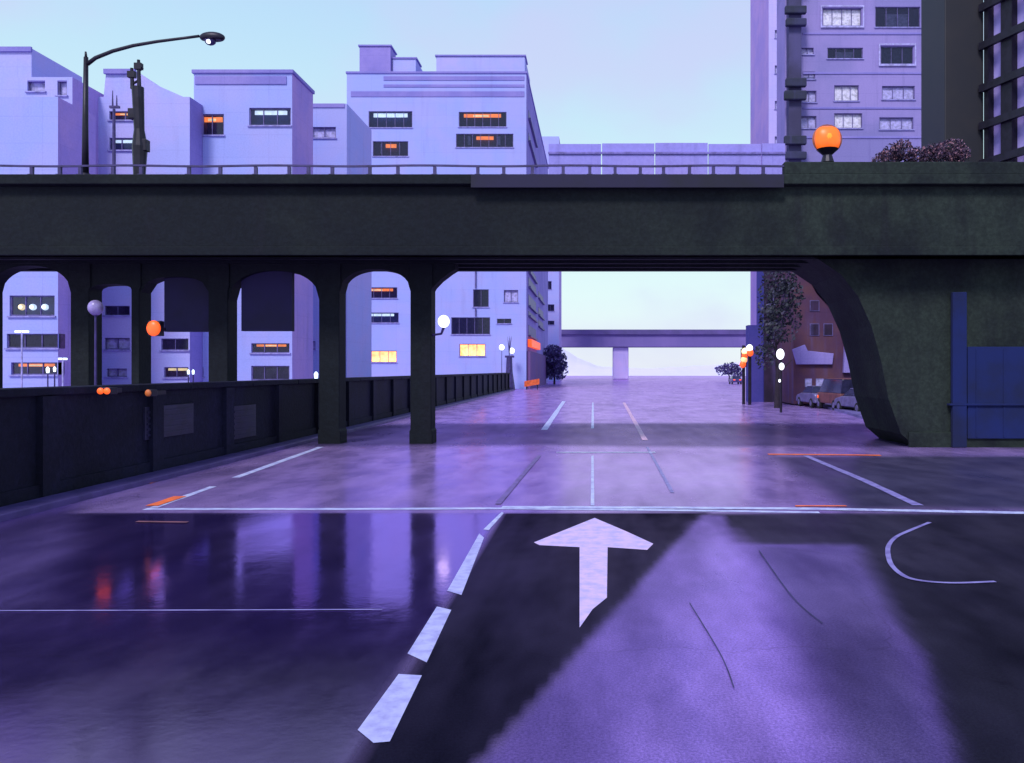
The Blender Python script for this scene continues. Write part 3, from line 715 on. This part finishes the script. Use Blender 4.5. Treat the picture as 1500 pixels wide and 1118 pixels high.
bm = bmesh.new(); box(bm, XX(772,Y), XX(800,Y), Y+.5, Y+8.5, 0, ZZ(508.3,Y)); obj('abutment', bm, M_VIOLET, t)
bm = bmesh.new(); Y = 420; prof = []
pts = [(-900,520),(-200,505),(500,515),(780,500),(822,508),(846,524),(875,536),(900,539),(960,540),(1010,537),(1060,534),(1120,525),(1500,500),(2600,510)]
for i in range(len(pts)-1):
    (a, ya), (c, yc) = pts[i], pts[i+1]; n = 14
    for k in range(n):
        u = k/n; x = a+(c-a)*u; y = ya+(yc-ya)*u+1.4*noise.noise(Vector((x*.09, 1, 0))); prof.append((XX(x,Y), ZZ(y,Y)))
for i in range(len(prof)-1):
    (xa, za), (xb, zb_) = prof[i], prof[i+1]
    rows = []
    for s, yy in ((0, Y-60), (.6, Y-25), (1, Y), (.8, Y+80)):
        rows.append((bm.verts.new((xa, yy, za*s-.05)), bm.verts.new((xb, yy, zb_*s-.05))))
    for k in range(3): bm.faces.new((rows[k][0], rows[k][1], rows[k+1][1], rows[k+1][0]))
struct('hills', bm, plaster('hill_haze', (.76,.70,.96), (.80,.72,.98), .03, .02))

# ---------------------------------------------------------------- foliage
def leaf_mat(name, c1, c2, c3):
    m, nt, b = new_mat(name)
    oi = N(nt, 'ShaderNodeNewGeometry'); rp = nt.nodes.new('ShaderNodeValToRGB')
    rp.color_ramp.elements[0].color = (*c1, 1); rp.color_ramp.elements[1].color = (*c3, 1)
    e = rp.color_ramp.elements.new(.6); e.color = (*c2, 1)
    nt.links.new(oi.outputs['Random Per Island'], rp.inputs[0]); nt.links.new(rp.outputs[0], b.inputs['Base Color'])
    b.inputs['Roughness'].default_value = .7; return m
L_DARK = leaf_mat('dark_leaves', (.012,.016,.022), (.03,.035,.05), (.07,.06,.13))
L_VIO = leaf_mat('violet_leaves', (.04,.03,.14), (.07,.05,.2), (.14,.10,.32))
L_RUST = leaf_mat('rust_leaves', (.03,.025,.05), (.06,.03,.09), (.45,.22,.28))
M_BARK = plain('bark', (.03,.02,.035), .9)
def crown(bm, blobs, n, leaf, seed=1):
    rnd = random.Random(seed)
    tot = sum(b_[3]*b_[5] for b_ in blobs)
    for (x, y, z, rx, ry, rz) in blobs:
        for _ in range(int(n*rx*rz/tot)):
            while True:
                v = Vector((rnd.uniform(-1,1), rnd.uniform(-1,1), rnd.uniform(-1,1)))
                if .25 < v.length < 1.08: break
            p = Vector((x+v.x*rx, y+v.y*ry, z+v.z*rz))
            if noise.noise(p*(1.2/max(rx, .3))+Vector((seed, 0, 0))) < -.22: continue
            a = Vector((rnd.gauss(0,1), rnd.gauss(0,1), rnd.gauss(0,1))).normalized(); b_ = a.orthogonal().normalized()
            s = leaf*rnd.uniform(.6, 1.4); cvec = a.cross(b_)
            bm.faces.new([bm.verts.new(p+q_) for q_ in (b_*s, cvec*s*.6, -b_*s, -cvec*s*.6)])
def tree(name, label, px, Y, htop, blobs, n, leaf, mat, seed, group=None, trunk_r=.2):
    x = XX(px, Y); t = thing(name, label, 'tree', (x, Y, 0), group)
    bm = bmesh.new(); crown(bm, blobs, n, leaf, seed); obj('crown', bm, mat, t)
    bm = bmesh.new(); tube(bm, [(x,Y,0),(x+.05,Y,htop*.35),(x-.1,Y,htop*.8)], [trunk_r, trunk_r*.7, trunk_r*.2], 8)
    for k in range(5):
        a = k*1.3; z = htop*(.35+.08*k); tube(bm, [(x,Y,z),(x+math.cos(a)*htop*.16,Y+math.sin(a)*.8,z+htop*.16)], [trunk_r*.45, trunk_r*.12], 6)
    obj('trunk', bm, M_BARK, t); return t
Y = 56
bl = [(XX(px,Y), Y+dy, ZZ(py,Y), rx, 1.2, rz) for px, py, rx, rz, dy in ((1135,440,1.2,1.6,0),(1150,470,1.2,1.5,.5),(1128,480,.9,1.3,-.3),(1142,412,1.2,1.1,0),(1120,520,.7,1.0,.2),(1158,430,.9,1.3,0))]
tree('dark_tree', 'tall black green tree in front of the plum building under the viaduct', 1138, Y, 6.5, bl, 2600, .13, L_DARK, 3)
Y = 150
bl = [(XX(px,Y), Y+dy, ZZ(py,Y), rx, 1.6, rz) for px, py, rx, rz, dy in ((812,528,2.2,2.4,0),(806,543,2.2,1.6,1),(819,541,1.7,1.8,0),(810,515,1.6,1.2,0))]
tree('round_tree', 'round violet tree in front of the left end of the distant overpass', 812, Y, 4.5, bl, 2600, .26, L_VIO, 5)
Y = 190
bl = [(XX(px,Y), Y, ZZ(py,Y), rx, 1.6, rz) for px, py, rx, rz in ((1060,543,2.2,1.2),(1070,540,2.2,1.5),(1080,545,1.6,1.2))]
tree('small_tree', 'small violet tree low on the road edge left of the orange signals', 1068, Y, 2.4, bl, 900, .3, L_VIO, 8)
bl = [(XX(px,28.5), 28.5, ZZ(py,28.5), rx, .5, rz) for px, py, rx, rz in ((1305,226,.30,.35),(1320,222,.34,.38),(1345,228,.45,.28),(1372,224,.45,.32),(1395,220,.42,.36),(1405,228,.3,.3),(1290,233,.25,.2))]
t = thing('hedge', 'rust tipped dark hedge on top of the viaduct right of the orange lamp', 'hedge', (XX(1350,28.5), 28.5, DT))
bm = bmesh.new(); crown(bm, bl, 7000, .045, 4); obj('foliage', bm, L_RUST, t)
bm = bmesh.new()
for px in range(1292, 1412, 12): x = XX(px, 28.5); tube(bm, [(x,28.5,DT),(x+.05,28.5,DT+.5),(x-.03,28.5,DT+.8)], [.03,.02,.008], 5)
obj('stems', bm, M_BARK, t)

# ---------------------------------------------------------------- lamps, masts, signals
Y = 27.3
t = thing('street_lamp', 'tall curved arm street lamp standing on the viaduct at the left', 'street lamp', P(125, 252, Y))
bm = bmesh.new(); tube(bm, [(XX(125,Y),Y,DT), (XX(125,Y),Y,ZZ(180,Y)), (XX(126,Y),Y,ZZ(84,Y))], [.11,.09,.07], 12)
tube(bm, [(XX(125,Y),Y,DT), (XX(125,Y),Y,DT+.25)], [.17,.15], 12)
tube(bm, [(XX(126,Y),Y,ZZ(84,Y)), (XX(125.5,Y),Y,ZZ(76,Y))], [.045,.03], 8); obj('pole', bm, M_STEEL, t, smooth=True)
pts = [(128,94),(140,85),(165,75),(195,67),(230,61),(265,56.5),(292,53)]
bm = bmesh.new(); tube(bm, [tuple(P(a,b_,Y)) for a, b_ in pts], [.07,.065,.06,.055,.05,.045,.045], 10); obj('arm', bm, M_STEEL, t, smooth=True)
bm = bmesh.new(); ball(bm, P(311,55,Y), .42, (1.0,.5,.42), 3)
for v in bm.verts:
    if v.co.z < ZZ(59,Y): v.co.z = ZZ(59,Y)
hd = obj('lamp_head', bm, M_STEEL, t, smooth=True)
bm = bmesh.new(); ball(bm, P(308,60,Y), .17, (1.1,1,.9), 2); obj('lens', bm, M_STEELV, hd, smooth=True)
bm = bmesh.new(); ball(bm, P(308,63,Y)-Vector((0,.12,0)), .075); obj('bulb', bm, M_GLOBE, hd, smooth=True)

Y = 27.6
t = thing('antenna_mast', 'thick black mast with forked antennas on the viaduct beside the street lamp', 'mast', P(204, 252, Y))
bm = bmesh.new(); x = XX(204,Y)
tube(bm, [(x,Y,DT),(x+.02,Y,ZZ(215,Y)),(x,Y,ZZ(190,Y)),(x-.05,Y,ZZ(128,Y))], [.17,.24,.16,.19], 12); obj('shaft', bm, M_STEEL, t)
bm = bmesh.new()
for a, y1 in ((193,100),(203,88)): tube(bm, [P(a+1,130,Y),P(a,y1,Y)], [.07,.05], 8); box(bm, XX(a,Y)-.12, XX(a,Y)+.12, Y-.08, Y+.08, ZZ(y1+14,Y), ZZ(y1+5,Y))
tube(bm, [P(193,124,Y),P(203,118,Y)], .04, 6); tube(bm, [P(203,104,Y),P(209,99,Y)], .05, 6)
obj('antennas', bm, M_STEEL, t)
for (pz0, pz1, dx) in ((222,205,.18),(175,160,-.2)):
    bm = bmesh.new(); box(bm, x+dx-.12, x+dx+.12, Y-.14, Y+.14, ZZ(pz0,Y), ZZ(pz1,Y)); obj('control_box', bm, M_STEEL, t, .02)
Y = 30
t = thing('antenna_pole', 'thin violet pole with twin prongs behind the thick black mast', 'mast', P(167, 250, Y))
bm = bmesh.new(); tube(bm, [(XX(167,Y),Y,DT),(XX(167,Y),Y,ZZ(160,Y))], [.07,.05], 8); obj('pole', bm, M_STEELV, t)
bm = bmesh.new(); z = ZZ(157,Y); box(bm, XX(161,Y), XX(175,Y), Y-.05, Y+.05, z-.04, z+.04)
for a, b_ in ((165,133),(171,140)): tube(bm, [(XX(a,Y),Y,z),(XX(a,Y),Y,ZZ(b_,Y))], [.035,.015], 6)
obj('prongs', bm, M_STEELV, t)

Y = 27.2
t = thing('orange_beacon', 'large glowing orange round lamp on a short stand on top of the viaduct', 'lamp', P(1212, 236, Y))
bm = bmesh.new(); tube(bm, [P(1212,238,Y),P(1212,226,Y)], [.22,.14], 12); tube(bm, [P(1212,227,Y),P(1212,219,Y)], [.16,.36], 16); obj('stand', bm, M_STEEL, t)
bm = bmesh.new()
res = bmesh.ops.create_uvsphere(bm, u_segments=28, v_segments=16, radius=.43)
for v in bm.verts:
    c = v.co; k = (abs(c.x)**3+abs(c.z)**3)**(1/3) or 1; r2 = math.hypot(c.x, c.z) or 1; s = 1+(r2/k-1)*.7
    v.co = Vector((c.x*s, c.y*.6, c.z*s))+P(1212,204,Y)
obj('lens', bm, M_ORB, t, smooth=True)
bm = bmesh.new(); ball(bm, P(1212,203,Y)-Vector((0,.10,0)), .26, (1,.62,1), 3); obj('lens_core', bm, lamp_mat('orange_core', (1,.25,.015), 1.0), t, smooth=True)
bm = bmesh.new(); pc = P(1212,204,Y)
for k in range(24):
    a0, a1 = 2*math.pi*k/24, 2*math.pi*(k+1)/24
    vs = [bm.verts.new((pc.x+math.cos(a)*r_, y_, pc.z+math.sin(a)*r_)) for a, r_, y_ in ((a0,.44,Y-.02),(a1,.44,Y-.02),(a1,.5,Y+.02),(a0,.5,Y+.02))]; bm.faces.new(vs)
obj('bezel', bm, plain('orange_bezel', (.35,.10,.05), .5), t)

# signals fixed to the viaduct columns
def signal(name, label, px, py, Y, r, mat, n=1, dx=0, cat='traffic light'):
    t = thing(name, label, cat, P(px, py, Y), None)
    p = P(px, py, Y)
    bm = bmesh.new(); box(bm, p.x-r*.9, p.x+r*.9+dx*(n-1), Y+.02, Y+.3, p.z-r*1.1, p.z+r*1.1); obj('housing', bm, M_STEEL, t, .02)
    bm = bmesh.new(); box(bm, p.x-.03, p.x+.03, Y+.3, Y+.75, p.z-.05, p.z+.05); obj('bracket', bm, M_STEEL, t)
    for k in range(n):
        bm = bmesh.new(); ball(bm, (p.x+dx*k, Y, p.z), r, (1, .6, 1.15 if n == 1 else 1), 3); obj('lens', bm, mat, t, smooth=True)
    return t
signal('traffic_light', 'single large orange light fixed to the second column from the left', 225, 481, 28.0, .235, M_RED)
signal('traffic_light', 'pair of small orange lights low on the leftmost full column', 147, 573, 17.5, .07, M_RED, 2, .14)
signal('traffic_light', 'single small dim orange light above the wall right of the orange pair', 217, 576, 19.4, .075, plain('dim_orange', (.8,.2,.05), .5))
def globe_lamp(label, px, py, Y, r, base_z=0, arm=None, mat=None):
    t = thing('globe_lamp', label, 'street lamp', (XX(px,Y), Y, base_z), None); p = P(px, py, Y)
    bm = bmesh.new(); tube(bm, [(p.x,Y,base_z),(p.x,Y,p.z-r*.8)], [.05,.035], 8); tube(bm, [(p.x,Y,p.z-r*1.2),(p.x,Y,p.z-r*.7)], [.05,r*.5], 8); obj('post', bm, M_STEELV, t)
    bm = bmesh.new(); ball(bm, p, r, (1,1,1.1), 3); obj('globe', bm, mat or M_GLOBE, t, smooth=True); return t
globe_lamp('large white globe lamp beside the rightmost column, against the largest block', 650, 471, 28.4, .20)
globe_lamp('left globe of the white pair before the slanting corner of the largest block', 735, 509, 110, .36)
globe_lamp('right globe of the white pair before the slanting corner of the largest block', 750, 514, 110, .36)
globe_lamp('pale lilac globe lamp overlapping the first column from the left', 140, 451, 27.6, .24, 0, None, plain('unlit_globe', (.42,.34,.72), .3))
gl = [o for o in C.objects if o.get('label','').startswith('large white globe')][0]
for ch in list(gl.children):
    if ch.name.startswith('post'): bpy.data.objects.remove(ch)
_p = P(650,471,28.4); bm = bmesh.new(); tube(bm, [(XX(634,29),28.95,_p.z-.45),(_p.x-.1,28.5,_p.z-.42),(_p.x,28.4,_p.z-.2)], [.04,.04,.05], 8); obj('bracket', bm, M_STEELV, gl)
t = thing('twin_globe_lamp', 'bright white lamp post with two stacked globes before the dark trees on the right', 'street lamp', (XX(1144,95), 95, 0)); Y = 95
bm = bmesh.new(); tube(bm, [(XX(1144,Y),Y,0),(XX(1144,Y),Y,ZZ(512,Y))], [.1,.07], 8); obj('post', bm, M_STEEL, t)
Y = 50
t.location = (XX(1144,Y), Y, 0)
t.children[0].location = (0,0,0); bpy.data.objects.remove(t.children[0])
bm = bmesh.new(); tube(bm, [(XX(1144,Y),Y,0),(XX(1144,Y),Y,ZZ(512,Y))], [.08,.05], 8); obj('post', bm, M_STEEL, t)
for a, b_, r in ((1143,519,.30),(1145,537,.20),(1142,558,.09)):
    bm = bmesh.new(); ball(bm, P(a,b_,Y-.1), r, (.8,.8,1.1), 3); obj('globe', bm, M_GLOBE, t, smooth=True)
# T-shaped pale lamps behind the wall in the leftmost arch
def tlamp(label, px, py, Y, w, group=None):
    x = XX(px,Y); z = ZZ(py,Y); t = thing('twin_arm_lamp', label, 'street lamp', (x, Y, 0), group)
    bm = bmesh.new(); tube(bm, [(x,Y,0),(x,Y,z)], .05, 6); obj('post', bm, M_PALEP, t)
    for s in (-1, 1):
        bm = bmesh.new(); box(bm, x+(s*w if s < 0 else .05), x+(-.05 if s < 0 else w), Y-.08, Y+.08, z-.05, z+.06); obj('lamp_head', bm, M_WHITE, t, .02)
tlamp('tall white twin arm lamp in front of the middle window row of the leftmost arch', 32, 486, 46, .36)
tlamp('small white twin arm lamp at the right side of the leftmost arch', 92, 526, 46, .22)
# parked cars whose lights show over the wall are too small here; low white lanterns instead
def lantern(label, px, py, Y, s, group):
    x, z = XX(px,Y), ZZ(py,Y); t = thing('lantern', label, 'lantern', (x, Y, 0), group)
    bm = bmesh.new(); tube(bm, [(x,Y,0),(x,Y,z-s)], .04, 6); obj('post', bm, M_STEELV, t)
    bm = bmesh.new(); tube(bm, [(x,Y,z-s),(x,Y,z+s*.4),(x,Y,z+s)], [s*.45,s*.6,s*.2], 6); obj('light', bm, M_WHITE, t)
lantern('white lantern at the lower right of the leftmost arch, left one', 70, 542, 46, .17, 'lanterns behind the wall')
lantern('white lantern at the lower right of the leftmost arch, middle one', 80, 541, 46, .14, 'lanterns behind the wall')
lantern('white lantern left of the lowest window in the arch with the low dark screen', 276, 545, 46, .13, 'lanterns behind the wall')
lantern('white lantern right of its twin in the screened arch', 283, 545, 46, .13, 'lanterns behind the wall')
lantern('pale lantern against the left side of the fourth column, above the wall', 463, 550, 46, .2, 'lanterns behind the wall')
lantern('small white lantern at the foot of the narrow arched opening', 512, 556, 60-1, .14, 'lanterns behind the wall')

# dark bollard / post with bare twigs near the far left corner
Y = 108
t = thing('planter_column', 'dark violet planter column with bare twigs at the far end of the left wall', 'planter', (XX(746,Y), Y, 0))
bm = bmesh.new(); x = XX(746,Y); tube(bm, [(x,Y,0),(x,Y,ZZ(545,Y)),(x,Y,ZZ(524,Y))], [.8,.45,.36], 10); box(bm, XX(740,Y), XX(753,Y), Y-.4, Y+.4, ZZ(524,Y), ZZ(521,Y)); obj('column', bm, M_STEELV, t)
bm = bmesh.new()
for k in range(9):
    a = random.uniform(-.35,.35); tube(bm, [(x,Y,ZZ(521,Y)),(x+a*.5,Y,ZZ(505,Y)),(x+a,Y,ZZ(492+random.random()*8,Y))], [.05,.03,.01], 5)
obj('twigs', bm, M_STEELV, t)
# orange reflection added as a board on the road far left, and its lamps
Y = 108
t = thing('reflection_board', 'orange board standing for a reflection at the far corner beyond the left wall', 'barrier', (XX(779,Y), Y, 0))
bm = bmesh.new(); prism(bm, [(XX(768,Y),.35),(XX(790,Y),.70),(XX(790,Y),1.45),(XX(768,Y),1.10)], Y, Y+.15); obj('reflection_board_face', bm, M_ORR, t)
bm = bmesh.new()
for px, zt in ((771,.5),(787,.8)): tube(bm, [(XX(px,Y),Y+.2,0),(XX(px,Y),Y+.2,zt)], .06, 6)
obj('reflection_board_leg', bm, M_STEEL, t)
Y = 125
t = thing('lantern', 'tiny white lantern on the ground left of the orange reflection board', 'lantern', (XX(753,Y), Y, 0), None)
bm = bmesh.new(); tube(bm, [(XX(753,Y),Y,0),(XX(753,Y),Y,.9)], .05, 6); obj('post', bm, M_STEEL, t); bm = bmesh.new(); ball(bm, (XX(753,Y),Y,1.1), .24, (1,1,1.2)); obj('light', bm, M_GLOBE, t)

# orange signals on the right
def sig_mast(label, px, lamps, Y, ptop):
    t = thing('signal_mast', label, 'traffic light', (XX(px,Y), Y, 0)); x = XX(px,Y)
    bm = bmesh.new(); tube(bm, [(x,Y+.2,0),(x,Y+.2,ZZ(ptop,Y))], .12, 6); obj('mast', bm, M_STEEL, t)
    bm = bmesh.new(); ya = [l[1] for l in lamps]; box(bm, x-.24, x+.24, Y-.02, Y+.15, ZZ(max(ya)+4,Y), ZZ(min(ya)-4,Y)); obj('housing', bm, M_STEELV, t, .03)
    for a, b_, mt in lamps:
        bm = bmesh.new(); ball(bm, P(a,b_,Y-.1), .25, (1,.7,1.1)); obj('lens', bm, mt, t, smooth=True)
sig_mast('stack of four orange lamps on a mast at the right end of the overpass', 1090, [(1091,515,M_YEL),(1091,521,M_RED),(1090,527,M_WARM),(1088,534,M_RED)], 62, 506)
sig_mast('shorter orange signal mast just right of the four lamp stack', 1099, [(1098,510,M_GLOBE),(1099,517,M_RED)], 61, 504)
bm = bmesh.new(); 

# cars
M_CARV = plain('car_violet', (.10,.07,.26), .25, .3); M_CARP = plain('car_pale', (.20,.18,.38), .35, .2); M_CARO = plain('van_rust', (.20,.065,.06), .45)
M_TYRE = plain('tyre', (.02,.02,.025), .9)
def car(label, x, y, rz, body, kind='car', rear=True, group=None):
    Lh, Wd = (2.15, .88) if kind == 'car' else (2.4, .98)
    t = thing('parked_'+kind, label, kind, (0,0,0), group)
    bm = bmesh.new()
    if kind == 'car':
        side = [(-Lh,.35),(-Lh,.85),(-Lh+.1,1.0),(-1.35,1.02),(1.0,.98),(1.95,.82),(Lh,.65),(Lh,.35)]
        cab = [(-1.55,1.02),(-1.2,1.45),(.15,1.47),(.95,.99)]
    else:
        side = [(-Lh,.4),(-Lh,1.1),(1.5,1.1),(2.2,.98),(Lh,.7),(Lh,.4)]; cab = [(-2.38,1.1),(-2.3,2.0),(.9,2.02),(1.5,1.1)]
    def pr(bm, out, w, tw=None):
        a = [bm.verts.new((X,-w if Z < 1.2 or tw is None else -tw,Z)) for X, Z in out]; b_ = [bm.verts.new((X,w if Z < 1.2 or tw is None else tw,Z)) for X, Z in out]
        bm.faces.new(a); bm.faces.new(b_[::-1]); n = len(out)
        for i in range(n): bm.faces.new((a[i],b_[i],b_[(i+1)%n],a[(i+1)%n]))
    pr(bm, side, Wd); bd = obj('body', bm, body, t, .07)
    bm = bmesh.new(); pr(bm, cab, Wd-.06, Wd-.2); cb = obj('cabin', bm, plain('car_glass', (.03,.03,.08), .1), t, .04)
    bm = bmesh.new(); zt = cab[1][1]; box(bm, cab[1][0]+.05, cab[2][0]-.05, -Wd+.2, Wd-.2, zt, zt+.04); obj('roof', bm, body, t, .015)
    for sx in (-1.35, 1.35):
        for sy in (-1, 1):
            bm = bmesh.new(); tube(bm, [(sx,sy*(Wd-.2),.33),(sx,sy*(Wd+.02),.33)], .33, 18); w = obj('wheel', bm, M_TYRE, t)
            bm = bmesh.new(); tube(bm, [(sx,sy*(Wd+.01),.33),(sx,sy*(Wd+.035),.33)], .19, 12); obj('rim', bm, M_CARP, w)
    for sy in (-1, 1):
        bm = bmesh.new(); box(bm, -Lh-.03, -Lh+.05, sy*Wd*.6-.18, sy*Wd*.6+.18, .72, .9); obj('tail_light', bm, M_RED, t)
        bm = bmesh.new(); box(bm, Lh-.06, Lh+.03, sy*Wd*.62-.17, sy*Wd*.62+.17, .52, .68); obj('headlight', bm, M_WHITE if not rear else M_PALEB, t)
    t.location = (x, y, 0); t.rotation_euler = (0, 0, rz); return t
car('violet car driving away with orange tail lights, small by the right end of the overpass', XX(1077,150), 150, R(90), M_CARV)
car('pale lilac car parked closest to the dark abutment, right of the rust van', XX(1262,50), 50, R(96), M_CARP)
car('pale lilac car parked left of the rust van below the brown house', XX(1200,57), 57.5, R(93), M_CARP)
car('rust coloured van parked between the two pale cars', XX(1231,54), 54, R(95), M_CARO, 'van')

# ---------------------------------------------------------------- sky, sun, camera
w = bpy.data.worlds.new('World'); scene.world = w; w.use_nodes = True; nt = w.node_tree
bg = nt.nodes['Background']; bg.inputs[1].default_value = 1.0
sk = nt.nodes.new('ShaderNodeTexSky'); sk.sky_type = 'NISHITA'; sk.sun_disc = False
SE, SA = 48, 200
sk.sun_elevation = R(SE); sk.sun_rotation = R(SA)
tc = nt.nodes.new('ShaderNodeTexCoord'); sp = nt.nodes.new('ShaderNodeSeparateXYZ'); nt.links.new(tc.outputs['Generated'], sp.inputs[0])
rp = nt.nodes.new('ShaderNodeValToRGB'); nt.links.new(sp.outputs[2], rp.inputs[0])
rp.color_ramp.elements[0].position = 0; rp.color_ramp.elements[0].color = (.88,.94,1.0,1)
rp.color_ramp.elements[1].position = 1; rp.color_ramp.elements[1].color = (.22,.30,.75,1)
for p_, c in ((.09,(.80,1.0,1.0)),(.24,(.66,.92,1.0)),(.42,(.50,.76,1.02))): e = rp.color_ramp.elements.new(p_); e.color = (*c, 1)
nz = N(nt, 'ShaderNodeTexNoise'); nz.inputs['Scale'].default_value = 2.6; nz.inputs['Detail'].default_value = 5
mp = nt.nodes.new('ShaderNodeMapping'); mp.inputs['Scale'].default_value = (1,1,1.8); nt.links.new(tc.outputs['Generated'], mp.inputs[0]); nt.links.new(mp.outputs[0], nz.inputs[0])
c1 = mixc(nt, rp.outputs[0], (.68,.66,1.0), mixf(nt, ramp(nt, nz.outputs[0], .42, .66), .6))
nt.links.new(sk.outputs[0], sk.outputs[0].node.inputs[0]) if False else None
skd = mixc(nt, sk.outputs[0], (.10,.10,.10), 1.0, 'MULTIPLY')
c2 = mixc(nt, c1, skd, .08)
nt.links.new(c2, bg.inputs[0])
sun = bpy.data.lights.new('sun', 'SUN'); sun.energy = 2.6; sun.angle = R(14); sun.color = (1, .96, .96)
so = bpy.data.objects.new('sun', sun); C.objects.link(so)
a, e = R(SA), R(SE)
dirv = Vector((math.sin(a)*math.cos(e), math.cos(a)*math.cos(e), math.sin(e)))   # towards the sun, behind the camera
so.rotation_euler = dirv.to_track_quat('Z', 'Y').to_euler(); so.location = (0, -10, 30)

cam = bpy.data.cameras.new('camera'); co = bpy.data.objects.new('camera', cam); C.objects.link(co)
co.location = (0, 0, EH); co.rotation_euler = (R(90), 0, 0)
cam.sensor_width = 36; cam.lens = 36*F/1500; cam.shift_x = -(CX-750)/1500; cam.shift_y = -(559-HZ)/1500
cam.clip_end = 8000; scene.camera = co
scene.view_settings.view_transform = 'Standard'; scene.view_settings.look = 'None'; scene.view_settings.exposure = 0
scene.render.resolution_x = 1024; scene.render.resolution_y = 763
